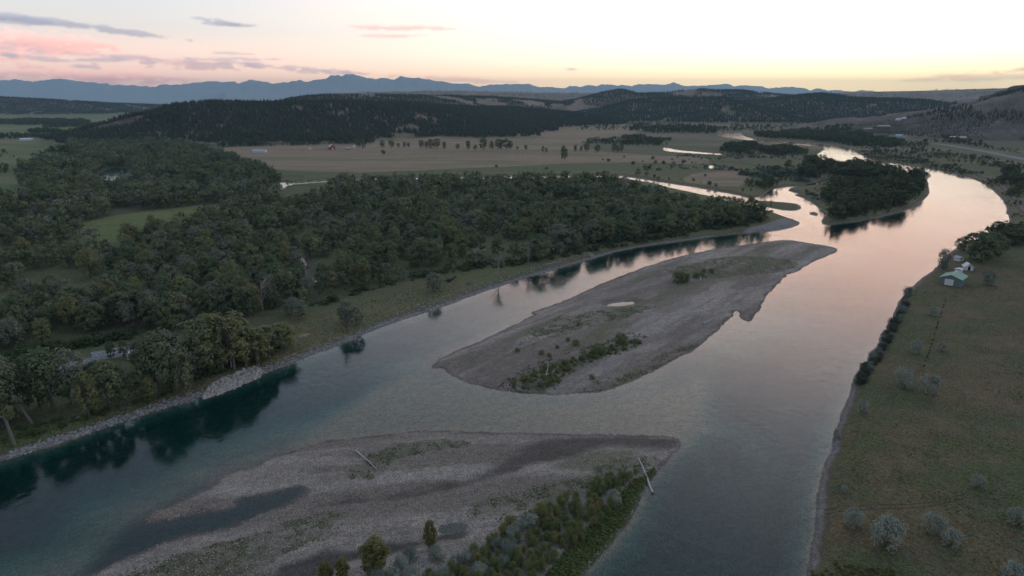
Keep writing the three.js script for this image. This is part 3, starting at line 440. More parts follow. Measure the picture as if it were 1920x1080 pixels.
const NEEDLE = new THREE.MeshStandardMaterial({ name: 'needles', color: 0xffffff, vertexColors: true, roughness: 1, side: THREE.DoubleSide });
const near = [1, 2, 3, 4, 5, 6].map((s) => broadleaf(s * 31, { clumps: 46 + s * 2, per: 38, size: 0.023, wide: 0.26 + 0.03 * s, low: 0.07 + 0.03 * (s % 3) }));
const farTrees = [1, 2, 3, 4].map((s) => broadleaf(s * 57, { clumps: 26, per: 17, size: 0.038, wide: 0.29 + 0.035 * s, low: 0.1, sides: 3, merged: true }));
const bushes = [1, 2, 3, 4].map((s) => bush(s * 71, { clumps: 30, per: 58, size: 0.031, wide: 0.5 + 0.05 * s }));
const willows = [1, 2, 3, 4].map((s) => bush(s * 171, { clumps: 34, per: 36, size: 0.026, wide: 0.36 + 0.03 * s, up: 0.9 }));
const farBush = [1, 2].map((s) => { const b = bush(s * 91, { clumps: 10, per: 12, size: 0.09, wide: 0.65 }); return b.foliage; });
const upright = [1, 2].map((s) => broadleaf(s * 123, { clumps: 44, per: 40, size: 0.022, wide: 0.19, low: 0.08, tallness: 1.3 }));
const pines = [1, 2, 3].map((s) => conifer(s * 19));

function plantTree(name, variant, leaf, x, z, h, label, category, group, turn = 0, w = 1, bark = BARK, lean = 0) {
  const o = base(name, [x, groundY(x, z) - 0.05, z], turn); mesh('trunk', variant.trunk, bark, o); mesh('crown', variant.crown, leaf, o); o.scale.set(h * w, h, h * w); o.rotation.z = lean; return tag(o, label, category, group);
}
function plantBush(name, variant, leaf, x, z, h, label, group, turn = 0, w = 1) {
  const o = base(name, [x, groundY(x, z) - 0.03, z], turn); mesh('stems', variant.stems, BARK, o); mesh('foliage', variant.foliage, leaf, o); o.scale.set(h * w, h, h * w); return tag(o, label, 'shrub', group);
}
const DUMMY = new THREE.Object3D(), TINT = new THREE.Color();
function scatterStuff(name, label, category, geos, mat, list) {      // list: {x, z, h, w, c, v}
  const g = new THREE.Group(); g.name = numbered(name); scene.add(g); tag(g, label, category, null, 'stuff');
  geos.forEach((geo, v) => {
    const l = list.filter((t) => t.v % geos.length === v); if (!l.length) return;
    const m = new THREE.InstancedMesh(geo, mat, l.length); m.name = 'foliage'; m.castShadow = m.receiveShadow = true;
    l.forEach((t, i) => { DUMMY.position.set(t.x, t.y ?? groundY(t.x, t.z) - 0.05, t.z); DUMMY.rotation.set(t.rx ?? 0, t.a, t.rz ?? 0); DUMMY.scale.set(t.h * t.w, t.h, t.h * t.w); DUMMY.updateMatrix(); m.setMatrixAt(i, DUMMY.matrix); m.setColorAt(i, TINT.setRGB(...t.c)); });
    g.add(m);
  });
  return g;
}
function fill(reg, bounds, step, r, keep) {      // jittered places inside an outline
  const out = []; for (let z = bounds[2]; z < bounds[3]; z += step) for (let x = bounds[0]; x < bounds[1]; x += step) { const a = x + (r() - 0.5) * step * 0.95, b = z + (r() - 0.5) * step * 0.95; if (reg.has(a, b) && (!keep || keep(a, b))) out.push([a, b]); } return out;
}
const boundsOf = (pix) => { const w = pix.map(([x, y]) => G(x, y, 1.5)); return [Math.min(...w.map((p) => p[0])), Math.max(...w.map((p) => p[0])), Math.min(...w.map((p) => p[1])), Math.max(...w.map((p) => p[1]))]; };
function pixelOf(x, y, z) { const dy = y - CAM_H, f = -(z * CP + dy * SP), u = dy * CP - z * SP * -1 * -1; const up = dy * CP + -z * -SP * 1; return [960 + FPX * x / f, 540 - FPX * (dy * CP - z * SP * 1) / f, f]; }
const dryLand = (m) => (x, z) => !(oMain.has(x, z)) && oMain.dist(x, z) > m && !oExtra.has(x, z) && oExtra.dist(x, z) > 0.8;

// ---------------------------------------------------------------- the riverside wood
const FOREST = [[-260, 700], [-100, 690], [0, 668], [130, 640], [260, 622], [330, 632], [400, 640], [450, 606], [520, 588], [592, 566], [660, 548], [720, 533], [790, 520], [850, 508], [900, 506], [960, 497], [1030, 490], [1090, 472], [1130, 461], [1200, 451], [1300, 436], [1400, 421], [1440, 415], [1432, 411], [1385, 402], [1330, 394], [1280, 384], [1230, 373], [1180, 362], [1140, 350], [1100, 348], [1000, 349], [850, 350], [690, 351], [560, 353], [530, 337], [500, 326], [480, 314], [440, 302], [400, 290], [370, 278], [330, 271], [290, 262], [250, 257], [190, 249], [130, 251], [140, 268], [120, 285], [150, 300], [100, 305], [40, 315], [25, 340], [60, 372], [-60, 390], [-320, 420]];
const rGaps = [[[165, 334], [252, 322], [256, 344], [196, 356]], [[496, 356], [556, 346], [556, 366], [505, 376]], [[448, 430], [478, 428], [480, 452], [446, 452]], [[556, 520], [604, 522], [604, 545], [570, 545]], [[360, 360], [392, 356], [392, 376], [362, 376]]].map((p) => region(p, 0));
const rForest = region(FOREST, 0), rng1 = rng(5);
const wood = fill(rForest, boundsOf(FOREST), 8.2, rng1, (x, z) => dryLand(7)(x, z) && (z > -1000 || hills(x, z).h < 4) && !rClear.has(x, z) && fbm(x / 55 + 2, z / 55, 3) > 0.34 && fbm(x / 19 + 70, z / 19, 2) > 0.3 && !rGaps.some((g) => g.has(x, z))).map(([x, z]) => ({ x, z, n: fbm(x / 80, z / 80 + 5, 3) }));
for (const t of wood) { const low = rng1() < 0.18; t.h = (low ? 5 + rng1() * 5 : 9 + rng1() * 9) * mix(0.84, 1.16, t.n); t.w = low ? 1.2 + rng1() * 0.5 : 0.8 + rng1() * 0.3; t.a = rng1() * 6.28; t.v = Math.floor(rng1() * 12); t.d = Math.hypot(t.x, t.z, CAM_H); const q = rng1(), m = mix(0.82, 1.42, rng1()) * mix(0.92, 1.16, t.n); t.c = q < 0.55 ? [0.138 * m, 0.168 * m, 0.084 * m] : q < 0.76 ? [0.104 * m, 0.138 * m, 0.072 * m] : q < 0.88 ? [0.17 * m, 0.184 * m, 0.086 * m] : [0.17 * m, 0.186 * m, 0.132 * m]; t.low = low; }
const inView = (t) => Math.abs(t.x / -t.z) < 0.78;
const seen = wood.filter((t) => !t.low && inView(t)).sort((a, b) => b.h / b.d - a.h / a.d), SINGLE = new Set(seen.slice(0, 270));
const SHADE = ['mid green', 'deep green', 'light olive green', 'dark green', 'yellowish green', 'grey green'];
for (const t of SINGLE) {
  const k = Math.floor(t.a * 3) % 6, size = t.h > 15.5 ? 'tall' : t.h > 12 ? 'middle sized' : 'low', where = oExtra.dist(t.x, t.z) < 22 ? 'beside the hidden creek' : oMain.dist(t.x, t.z) < 38 ? 'at the river edge of the wood' : rClear.dist(t.x, t.z) < 30 ? 'beside the grassy clearing' : 'inside the riverside wood';
  plantTree('cottonwood_tree', near[t.v % 6], COTTON[k], t.x, t.z, t.h, `${size} ${SHADE[k]} cottonwood tree ${where}`, 'tree', `${size} ${SHADE[k]} trees ${where}`, t.a, t.w);
}
scatterStuff('woodland', 'dense dark green riverside wood behind the single trees', 'woodland', farTrees, STUFFLEAF, wood.filter((t) => !SINGLE.has(t)));

// trees hand-placed along the near left bank: x, y of the foot, height and width in the photograph, kind
const scaleAt = (px, py) => { const [x, z] = G(px, py, 1.8); return [x, z, Math.hypot(x, z, CAM_H) / FPX / 0.92]; };
[[5, 803, 100, 84, 0], [-40, 810, 110, 90, 3], [100, 772, 104, 62, 1], [132, 760, 94, 58, 5], [168, 783, 76, 36, 4], [205, 768, 84, 52, 2], [226, 762, 70, 40, 1], [75, 765, 86, 60, 3], [283, 752, 46, 30, 4], [258, 750, 50, 34, 0], [300, 742, 108, 58, 1], [328, 731, 104, 48, 5], [345, 738, 84, 40, 2], [312, 722, 96, 56, 3], [292, 715, 70, 44, 1], [20, 775, 80, 60, 1], [185, 745, 62, 48, 3], [272, 704, 62, 40, 3], [262, 690, 40, 30, 1]].forEach(([px, py, h, w, k], i) => { const [x, z, s] = scaleAt(px, py); plantTree('bank_cottonwood', near[(k + i) % 6], COTTON[k], x, z, h * s * 0.92, 'tall cottonwood tree on the grassy bank between paved road and river', 'tree', 'trees between the paved road and the river', i * 1.7, clamp(w / h / 0.66, 0.7, 1.3)); });
[[372, 706, 92, 40], [395, 702, 98, 38], [418, 697, 92, 36], [440, 693, 86, 38], [462, 688, 78, 38], [484, 684, 64, 40], [405, 680, 80, 40], [446, 672, 78, 40], [505, 672, 54, 44], [528, 655, 44, 46]].forEach(([px, py, h, w], i) => { const [x, z, s] = scaleAt(px, py); plantTree('bank_poplar', i % 3 ? upright[i % 2] : near[2], i % 2 ? COTTON[4] : COTTON[2], x, z, h * s, 'slim light green poplar above the stone riprap bank', 'tree', 'slim trees above the riprap', i * 2.1, clamp(w / h / 0.42, 0.8, 1.9), GREYBARK); });
// silver shrubs and young willows at the wood's edge
{ const r = rng(21); for (const [px, py, h] of [[650, 606, 40], [668, 612, 34], [560, 600, 34], [548, 590, 30], [812, 548, 34], [820, 540, 24], [1048, 476, 52], [1066, 472, 40], [1080, 470, 30]]) { const [x, z, s] = scaleAt(px, py); plantTree('young_willow', near[Math.floor(r() * 6)], COTTON[5], x, z, h * s, 'small grey green willow at the edge of the bank grass below the wood', 'tree', 'small willows at the grass edge', r() * 6, 1.3); } }
// the two small dark trees in front of the paved road and one further on
[[153, 688, 27, 22], [209, 672, 26, 26], [233, 670, 26, 24], [45, 702, 27, 24]].slice(1).forEach(([px, py, h, w], i) => { const [x, z, s] = scaleAt(px, py); plantTree('roadside_tree', near[i], COTTON[3], x, z, h * s, i === 2 ? 'small dark round tree alone beside the pale road' : 'small dark tree in front of the widened paved road', 'tree', i === 2 ? null : 'pair of small trees before the pavement', i, 1.1); });

// bushes behind the road and under the wood's edge
{
  const r = rng(9), list = []; const P1 = [[-60, 690], [0, 676], [120, 648], [250, 628], [262, 634], [120, 662], [0, 690], [-60, 705]];
  for (const [x, z] of fill(region(P1, 0), boundsOf(P1), 2.6, r)) list.push({ x, z, h: 2 + r() * 2.6, w: 1 + r() * 0.4, a: r() * 6, v: Math.floor(r() * 4), c: r() < 0.5 ? [0.06, 0.1, 0.03] : [0.05, 0.08, 0.03] });
  const E = [[540, 590], [620, 570], [700, 545], [800, 522], [880, 510], [960, 500], [1060, 484], [1130, 468], [1250, 448], [1400, 426], [1440, 414], [1430, 402], [1300, 426], [1120, 450], [1000, 484], [860, 502], [700, 536], [560, 580]];
  for (const [x, z] of fill(region(E, 0), boundsOf(E), 4.5, r, dryLand(5))) if (r() < 0.7) list.push({ x, z, h: 1.4 + r() * 3, w: 1.2 + r() * 0.5, a: r() * 6, v: Math.floor(r() * 4), c: r() < 0.4 ? [0.075, 0.105, 0.036] : [0.06, 0.08, 0.038] });
  const N = [[-60, 830], [20, 838], [120, 808], [260, 765], [380, 725], [350, 730], [200, 772], [60, 800], [-60, 815]];
  for (const [x, z] of fill(region(N, 0), boundsOf(N), 2.4, r, dryLand(6))) if (r() < 0.45) list.push({ x, z, h: 0.7 + r() * 1.3, w: 1.3, a: r() * 6, v: Math.floor(r() * 4), c: [0.06, 0.088, 0.03] });
  const N2 = [[360, 722], [400, 706], [480, 682], [540, 655], [530, 640], [470, 665], [380, 695]]; for (const [x, z] of fill(region(N2, 0), boundsOf(N2), 2.6, r, dryLand(5))) if (r() < 0.75) list.push({ x, z, h: 1.5 + r() * 3, w: 1.2, a: r() * 6, v: Math.floor(r() * 4), c: r() < 0.5 ? [0.085, 0.11, 0.04] : [0.07, 0.09, 0.04] });
  scatterStuff('undergrowth', 'low green undergrowth along the wood edge and bank', 'undergrowth', farBush, STUFFLEAF, list);
}

// ---------------------------------------------------------------- pines on the hills
{
  const r = rng(33), list = [], single = [];
  HILLS.forEach((H, i) => {
    if (H.wood <= 0) return; const D = -H.q[0][1], step = (D < 2500 ? 7.6 : 9.2) / Math.sqrt(Math.max(0.12, H.wood)) * (H.n === 'slope' ? 1.0 : H.wood < 0.1 ? 1.6 : 1);
    const xs = H.q.map((q) => q[0]), zs = H.q.map((q) => q[1]), wf = Math.max(...H.q.map((q) => q[3])), x0 = Math.min(...xs) - wf, x1 = Math.min(Math.max(...xs) + wf, 0.86 * D), z0 = Math.min(...zs) - 160, z1 = Math.max(...zs) + wf;
    for (let z = z0; z < z1; z += step) for (let x = Math.max(x0, -0.86 * -z0); x < x1; x += step) {
      const a = x + (r() - 0.5) * step, b = z + (r() - 0.5) * step, q1 = r(), q2 = r(), q3 = r(), q4 = r(); if (Math.abs(a / b) > 0.83) continue;
      const q = hills(a, b); if (q.id !== i || q.h < 4) continue;
      const patch = fbm(a / 130 + i * 9, b / 130, 4), keep = H.wood > 0.7 ? patch > 0.24 + (1 - H.wood) * 0.4 && !(fbm(a / 45 + 60, b / 30, 4) > 0.63 && q2 < 0.6) : patch > (H.wood > 0.3 ? 0.43 : 0.36) + (H.wood < 0.1 ? 0.2 : 0);
      if (!keep) continue; const m = 0.8 + q1 * 0.5, h = (H.n === 'slope' ? (q.h > 40 && q3 < 0.65 ? 7 + q2 * 6 : 2.6 + q2 * 3.2) : 9 + q2 * 6), t = { x: a, z: b, y: undefined, h, w: H.n === 'slope' && h < 5 ? 2.2 : 1.15 + q3 * 0.5, a: q4 * 6.28, v: Math.floor(q1 * 30), c: [0.05 * m, 0.062 * m, 0.036 * m], s: H.n };
      (H.n === 'slope' && h > 6 ? single : list).push(t);
    }
  });
  single.sort((a, b) => b.h / Math.hypot(b.x, b.z) - a.h / Math.hypot(a.x, a.z));
  const mats = [0.85, 1, 1.2].map((m) => new THREE.MeshStandardMaterial({ name: 'needles', color: new THREE.Color(0.052 * m, 0.064 * m, 0.037 * m), vertexColors: true, roughness: 1, side: THREE.DoubleSide }));
  single.slice(0, 120).forEach((t) => { const o = mesh('pine_tree', pines[t.v % 3], mats[t.v % 3]); o.position.set(t.x, groundY(t.x, t.z) - 0.2, t.z); o.rotation.y = t.a; o.scale.set(t.h * t.w, t.h, t.h * t.w); tag(o, 'dark pine tree on the dry brown slope above the highway', 'tree', 'pines on the dry slope'); });
  scatterStuff('pine_forest', 'dark pine forest covering the hills', 'forest', pines, NEEDLE, list.concat(single.slice(120)));
}
// ---------------------------------------------------------------- woods and thickets further up the valley
{
  const r = rng(44), list = [], silver = [], rRoad = region([[1740, 266], [1800, 271], [1930, 294], [2000, 310], [2000, 330], [1930, 312], [1800, 287], [1740, 279]], 0);
  const add = (pix, step, h0, h1, dens, kind = 0, margin = 4) => { const rg = region(pix, 0), soft = { has: (x, z) => rg.has(x + (fbm(x / 30, z / 30 + 9, 3) - 0.5) * 50, z + (fbm(x / 30 + 50, z / 30, 3) - 0.5) * 50) }; for (const [x, z] of fill(soft, boundsOf(pix), step, r, (x, z) => oMain.dist(x, z) > margin && !oMain.has(x, z) && !oExtra.has(x, z) && !rRoad.has(x, z))) { const q = r(), big = fbm(x / 38 + 3, z / 38, 3), h = (h0 + (h1 - h0) * r()) * mix(0.55, 1.35, sstep(0.3, 0.7, big)), m = 0.8 + r() * 0.45, w = 0.95 + r() * 0.4, a = r() * 6, v = Math.floor(r() * 8), pick = r(); if (q > dens * (step < 12 ? sstep(0.28, 0.46, big) * 1.1 : 1)) continue; (kind === 2 && pick < 0.45 ? silver : list).push({ x, z, h, w: kind ? w * 1.25 : w, a, v, c: kind === 2 && pick < 0.45 ? [0.13 * m, 0.165 * m, 0.14 * m] : [0.088 * m, 0.11 * m, 0.05 * m] }); } };
  add([[1548, 419], [1600, 413], [1660, 402], [1710, 388], [1733, 366], [1735, 345], [1722, 334], [1650, 321], [1590, 313], [1530, 309], [1470, 312], [1500, 330], [1560, 344], [1565, 360], [1548, 372], [1532, 385]], 7, 7, 14, 0.85);
  add([[1548, 418], [1640, 407], [1710, 389], [1732, 367], [1650, 380], [1560, 395]], 6, 2, 4, 0.6, 1, 5);
  add([[1365, 290], [1500, 294], [1508, 283], [1440, 276], [1395, 272], [1360, 279]], 8, 6, 10, 0.9); add([[1410, 254], [1500, 247], [1600, 250], [1690, 266], [1690, 277], [1640, 281], [1600, 274], [1560, 267], [1500, 263], [1440, 260]], 10, 7, 12, 0.8);
  add([[1095, 271], [1180, 273], [1245, 274], [1250, 262], [1200, 257], [1100, 262]], 9, 4, 8, 0.8); add([[1398, 367], [1436, 355], [1462, 349], [1430, 338], [1396, 348]], 7, 4, 9, 0.8); add([[1395, 335], [1540, 346], [1565, 335], [1500, 320], [1420, 312], [1380, 318]], 6.5, 2.5, 5.5, 0.85, 2); add([[1505, 364], [1540, 392], [1556, 416], [1610, 411], [1600, 352], [1565, 345]], 6, 1.5, 4, 0.8, 2); add([[1250, 300], [1400, 300], [1500, 300], [1500, 292], [1400, 294], [1260, 288]], 9, 2, 4.5, 0.4, 2); add([[1160, 335], [1250, 344], [1390, 366], [1396, 352], [1270, 338], [1180, 326]], 9, 1.5, 4, 0.4, 1);
  add([[1200, 330], [1300, 318], [1390, 318], [1380, 310], [1280, 302], [1180, 322]], 11, 2.5, 5, 0.3, 2); add([[1240, 252], [1345, 251], [1340, 239], [1190, 236], [1180, 246]], 13, 7, 12, 0.6);
  add([[395, 277], [540, 275], [705, 269], [708, 262], [540, 266], [400, 268]], 9, 6, 12, 0.62); add([[-40, 236], [165, 234], [165, 226], [60, 224], [-40, 228]], 11, 6, 11, 0.75); add([[55, 251], [112, 251], [110, 244], [58, 244]], 9, 6, 10, 0.8); add([[-40, 262], [80, 260], [80, 254], [-40, 254]], 9, 5, 9, 0.5);
  add([[80, 242], [165, 238], [160, 232], [90, 236]], 11, 6, 10, 0.5); add([[165, 237], [270, 228], [300, 240], [345, 270], [290, 264], [190, 250], [120, 254]], 10, 7, 13, 0.85); add([[95, 288], [150, 292], [152, 280], [100, 278]], 9, 5, 10, 0.7); add([[-30, 296], [60, 296], [100, 288], [40, 286], [-30, 290]], 9, 4, 8, 0.3); add([[-30, 330], [14, 326], [14, 312], [-30, 312]], 7, 6, 12, 0.6);
  add([[1080, 245], [1330, 247], [1340, 238], [1200, 228], [1100, 228]], 20, 5, 10, 0.35); add([[1345, 247], [1700, 237], [1700, 233], [1345, 238]], 16, 6, 11, 0.45);
  add([[1800, 474], [1830, 454], [1862, 441], [1890, 433], [1945, 434], [1950, 466], [1880, 474], [1850, 486]], 5, 4, 8, 0.75, 1, 2.5);
  add([[1605, 292], [1640, 304], [1700, 310], [1790, 326], [1862, 358], [1888, 395], [1925, 430], [1925, 400], [1885, 352], [1800, 312], [1720, 300], [1620, 280]], 5, 1.2, 3.4, 0.8, 1, 1.2); add([[1590, 275], [1700, 268], [1790, 262], [1930, 290], [1930, 320], [1860, 315], [1760, 300], [1650, 290]], 9, 2, 5.5, 0.6, 1); add([[1880, 370], [1935, 370], [1935, 330], [1895, 322], [1878, 340]], 6, 5, 9, 0.8);
  add([[1760, 262], [1830, 262], [1850, 270], [1800, 272]], 10, 3, 7, 0.5, 1);
  scatterStuff('valley_woodland', 'distant belts of trees and thickets along the upper river', 'woodland', farTrees, STUFFLEAF, list);
  scatterStuff('silver_thicket', 'distant silver green thicket near the side channel', 'thicket', farBush, STUFFLEAF, silver);
}
// single trees in and around the hay field: x, y of the foot, height in the photograph
{
  const r = rng(55);
  [[717, 277, 11], [734, 277, 12], [747, 277, 7], [758, 277, 9], [766, 277, 8], [790, 278, 12], [799, 278, 10], [808, 278, 14], [820, 278, 15], [833, 279, 11], [858, 280, 9], [878, 280, 13], [891, 281, 8], [906, 281, 18], [921, 280, 13], [934, 280, 16], [941, 280, 15], [949, 280, 16], [957, 280, 13], [970, 281, 6], [986, 282, 8], [1057, 289, 13], [1079, 284, 10], [1090, 285, 9], [1100, 285, 14], [1120, 286, 12], [680, 279, 15], [672, 277, 12]].forEach(([px, py, h]) => { const [x, z, s] = scaleAt(px, py); plantTree('field_tree', near[Math.floor(r() * 6)], COTTON[Math.floor(r() * 4)], x, z, h * s * 1.1, 'dark green tree in the tree row crossing the hay field', 'tree', 'tree row across the hay field', r() * 6, 1.15); });
  [[1018, 285, 10], [1024, 287, 9]].forEach(([px, py, h]) => { const [x, z, s] = scaleAt(px, py); plantTree('field_tree', near[1], COTTON[3], x, z, h * s, 'one of two small trees touching each other in the hay field', 'tree', 'two touching field trees', r() * 6, 1); });
  { const [x, z, s] = scaleAt(1058, 301); plantTree('field_tree', near[2], COTTON[3], x, z, 20 * s, 'tall dark cottonwood alone at the corner of the hay field', 'tree', null, 1, 1); }
  { const [x, z, s] = scaleAt(719, 290); plantTree('field_tree', near[4], COTTON[3], x, z, 8 * s, 'lone low round tree out in the hay field', 'tree', null, 1, 1.5); }
  [[1151, 287, 17], [1165, 285, 15], [1158, 286, 12]].forEach(([px, py, h]) => { const [x, z, s] = scaleAt(px, py); plantTree('field_tree', near[3], COTTON[1], x, z, h * s, 'tall tree in the small clump beside the slough', 'tree', 'small clump beside the slough', r() * 6, 0.9); });
  [[931, 314, 5], [1025, 318, 6], [1141, 303, 6], [1224, 299, 7], [1229, 307, 7], [1244, 308, 7], [1209, 316, 8], [1217, 317, 7], [1187, 309, 7], [1322, 331, 5], [1300, 340, 6], [1330, 347, 7], [1342, 350, 6], [1260, 300, 4], [1170, 296, 4], [1285, 292, 4], [1205, 304, 3], [1130, 300, 3]].forEach(([px, py, h]) => { const [x, z, s] = scaleAt(px, py); plantBush('pasture_bush', bushes[Math.floor(r() * 4)], r() < 0.5 ? DARKBUSH : OLIVE_B, x, z, h * s, 'round bush standing alone in the open pasture between the channels', 'bushes in the pasture', r() * 6, 1); });
}
// ---------------------------------------------------------------- the meadow on the near right bank
{
  const r = rng(66);
  const olive = (px, py, h, label, group, w = 1, m = OLIVE) => { const [x, z, s] = scaleAt(px, py); plantBush('silver_shrub', bushes[Math.floor(r() * 4)], m, x, z, h * s * 0.98, label, group, r() * 6, w * 0.76); };
  olive(1661, 1026, 60, 'largest round silver shrub on the meadow', null, 0.98); olive(1598, 988, 36, 'round silver shrub between the gravel track and the largest shrub', null); olive(1749, 998, 34, 'silver shrub with a second one just beside it', 'two silver shrubs side by side'); olive(1782, 1026, 34, 'silver shrub with a second one just beside it', 'two silver shrubs side by side'); olive(1907, 988, 30, 'silver shrub in the lush green part of the meadow', 'silver shrubs in lush grass'); olive(1897, 1090, 36, 'silver shrub in the lush green part of the meadow', 'silver shrubs in lush grass'); olive(1832, 918, 26, 'small silver shrub alone in the middle of the meadow', null, 0.8);
  olive(1616, 773, 24, 'small silver shrub where the bank hedge ends', null, 0.85); olive(1694, 726, 36, 'taller silver shrub of a pair beside the planted row', 'pair of silver shrubs by the planted row'); olive(1741, 738, 36, 'taller silver shrub of a pair beside the planted row', 'pair of silver shrubs by the planted row', 0.9); olive(1717, 664, 26, 'silver shrub between the hedge and the planted row', null, 0.9); olive(1765, 658, 17, 'small silver shrub beyond the planted row', null, 0.9); olive(1749, 593, 17, 'small silver shrub below the green shed', null, 1); olive(1852, 534, 26, 'silver shrub beside the green shed', null, 1, OLIVE_B); olive(1583, 925, 14, 'tiny silver shrub by the bank above the gravel track', null, 0.9); olive(1570, 812, 16, 'tiny silver shrub on the stony bank edge', null, 0.8); olive(1768, 505, 36, 'tall silver shrub on the bank behind the green shed', null, 0.6, OLIVE_B);
  // hedge along the bank
  const line = [[1611, 716], [1622, 700], [1632, 684], [1643, 666], [1654, 646], [1664, 630], [1672, 616], [1680, 600], [1690, 584], [1700, 566]];
  for (let i = 0; i < line.length - 1; i++) for (let k = 0; k < 6; k++) { const t = (k + r() * 0.8) / 6, px = mix(line[i][0], line[i + 1][0], t) + (r() - 0.3) * 16, py = mix(line[i][1], line[i + 1][1], t) + (r() - 0.5) * 8, [x, z] = G(px, py, 1.2), h = 2.2 + r() * 2; if (oMain.has(x, z)) continue; plantBush('hedge_shrub', bushes[Math.floor(r() * 4)], r() < 0.35 ? OLIVE_B : DARKBUSH, x, z, h, 'dark shrub in the long hedge on the meadow bank', 'hedge on the meadow bank', r() * 6, 0.95); }
  [[1700, 552, 20], [1706, 548, 14], [1770, 500, 16]].forEach(([px, py, h]) => olive(px, py, h, 'grey shrub at the shed end of the bank hedge', 'grey shrubs at the hedge end', 0.8, OLIVE_B));
  // planted row
  const row = [[1773, 563], [1767, 582], [1761, 600], [1755, 618], [1749, 638], [1744, 655], [1738, 672], [1731, 690]]; for (let i = 0; i < 24; i++) { const s = clamp((i + (r() - 0.5) * 0.9) / 23, 0, 1) * 6.99, k = Math.floor(s), t = s - k, [x, z] = G(mix(row[k][0], row[k + 1][0], t), mix(row[k][1], row[k + 1][1], t), 1.8); plantBush('sapling', bushes[i % 4], DARKBUSH, x, z, 0.5 + r() * 0.4, 'little dark sapling in the straight planted row', 'planted row of saplings', i, 0.9); }
  // dark trees by the sheds
  [[1838, 494, 48, 70], [1818, 486, 40, 50], [1852, 486, 42, 60], [1868, 480, 30, 50], [1800, 470, 22, 24]].forEach(([px, py, h, w], i) => { const [x, z, s] = scaleAt(px, py); plantTree('shade_tree', near[i % 6], COTTON[i % 2 ? 3 : 1], x, z, h * s * 0.95, 'broad dark shade tree behind the white cottage', 'tree', 'shade trees behind the cottage', i * 2, clamp(w / h, 0.9, 1.5)); });
}
// ---------------------------------------------------------------- thickets on the gravel bars
{
  const r = rng(88);
  const THICK = [[690, 1112], [740, 1085], [850, 1066], [905, 1020], [950, 985], [1010, 962], [1095, 920], [1165, 885], [1222, 868], [1232, 878], [1190, 918], [1152, 958], [1095, 1005], [1040, 1055], [990, 1095]];
  const silverAt = [[769, 1042], [751, 1062], [819, 1042], [709, 1081], [741, 1083], [773, 1085], [858, 1053], [876, 1046], [833, 1074], [932, 1024], [961, 1003], [989, 985], [943, 1055], [897, 1074], [1152, 934], [955, 1030]].map(([x, y]) => { const [a, b, s] = scaleAt(x, y); return [a, b, s]; });
  for (const [x, z] of fill(region(THICK, 0), boundsOf(THICK), 1.95, r, (x, z) => oNear.has(x, z) && oNear.dist(x, z) > 5)) { if (silverAt.some((q) => Math.hypot(q[0] - x, q[1] - z) < 1.7) || r() < 0.1) continue; const k = Math.floor(r() * 3), edge = oNear.dist(x, z), at = edge < 9 ? 'beside the lush weed belt' : edge < 16 ? 'in the middle of the bar thicket' : 'on the gravel side of the bar thicket', lab = ['yellow green', 'fresh green', 'golden green'][k] + ' willow shrub ' + at; plantBush('willow_shrub', willows[Math.floor(r() * 4)], WILLOW[k], x, z, 2.0 + r() * 2.2, lab, lab + 's', r() * 6, 0.66 + r() * 0.32); }
  silverAt.forEach(([x, z, s], i) => plantBush('silver_shrub', bushes[i % 4], i % 3 ? OLIVE : OLIVE_B, x, z, 3.2 + r() * 1.6, 'silver leaved shrub among the willows of the wide gravel bar', 'silver shrubs among the willows', i, 0.85));
  [[807, 1022, 52, 22], [704, 1068, 62, 44]].forEach(([px, py, h, w], i) => { const [x, z, s] = scaleAt(px, py); plantTree('young_poplar', upright[i], POPLAR, x, z, h * s, i ? 'bushy yellow green poplar standing taller than the silver shrubs' : 'slim yellow green poplar column beside the small pool', 'tree', null, i, w / h / 0.36, PALEBARK); });
  [[612, 1092, 46, 24], [643, 1090, 50, 22]].forEach(([px, py, h, w], i) => { const [x, z, s] = scaleAt(px, py); plantTree('young_poplar', upright[i], POPLAR, x, z, h * s, 'twin yellow green poplar at the muddy channel', 'tree', 'twin poplars at the muddy channel', i, w / h / 0.36, PALEBARK); });
  { const [x, z, s] = scaleAt(1120, 952); plantTree('golden_sapling', upright[0], GOLD, x, z, 3.4, 'small sapling with golden leaves among the green willows', 'tree', null, 0, 0.8, PALEBARK); }
  // mid bar
  const M = [[955, 722], [985, 700], [1040, 682], [1110, 660], [1145, 648], [1200, 634], [1206, 642], [1150, 664], [1080, 685], [1048, 715], [1000, 730]];
  for (const [x, z] of fill(region(M, 0), boundsOf(M), 2.5, r, (x, z) => oMid.has(x, z))) { if (r() < 0.25) continue; plantBush('bar_willow', bushes[Math.floor(r() * 4)], WILLOW[Math.floor(r() * 3)], x, z, 1.0 + r() * 1.3, 'low green willow in the strip along the mid river gravel bar', 'willow strip on the mid river bar', r() * 6, 1.05); }
  [[1272, 527, 22, 1.1], [1284, 526, 18, 1]].forEach(([px, py, h, w]) => { const [x, z, s] = scaleAt(px, py); plantBush('bar_willow', bushes[1], WILLOW[1], x, z, h * s, 'largest dark bush on the upstream half of the gravel bar', 'largest bush of the upstream half', 1, w); });
  [[1306, 518, 11], [1316, 515, 8], [1334, 509, 9], [1320, 507, 7], [1120, 663, 20], [1165, 640, 20], [1080, 645, 12], [1030, 665, 8], [1045, 650, 7], [1015, 661, 9], [970, 655, 8], [1065, 637, 8], [1085, 608, 6], [1110, 705, 9], [1145, 661, 7], [1060, 692, 9]].forEach(([px, py, h]) => { const [x, z, s] = scaleAt(px, py); plantBush('bar_willow', bushes[Math.floor(r() * 4)], WILLOW[Math.floor(r() * 3)], x, z, h * s, 'single low bush on open gravel of the mid river bar', 'single bushes on the mid river bar', r() * 6, 1.1); });
}
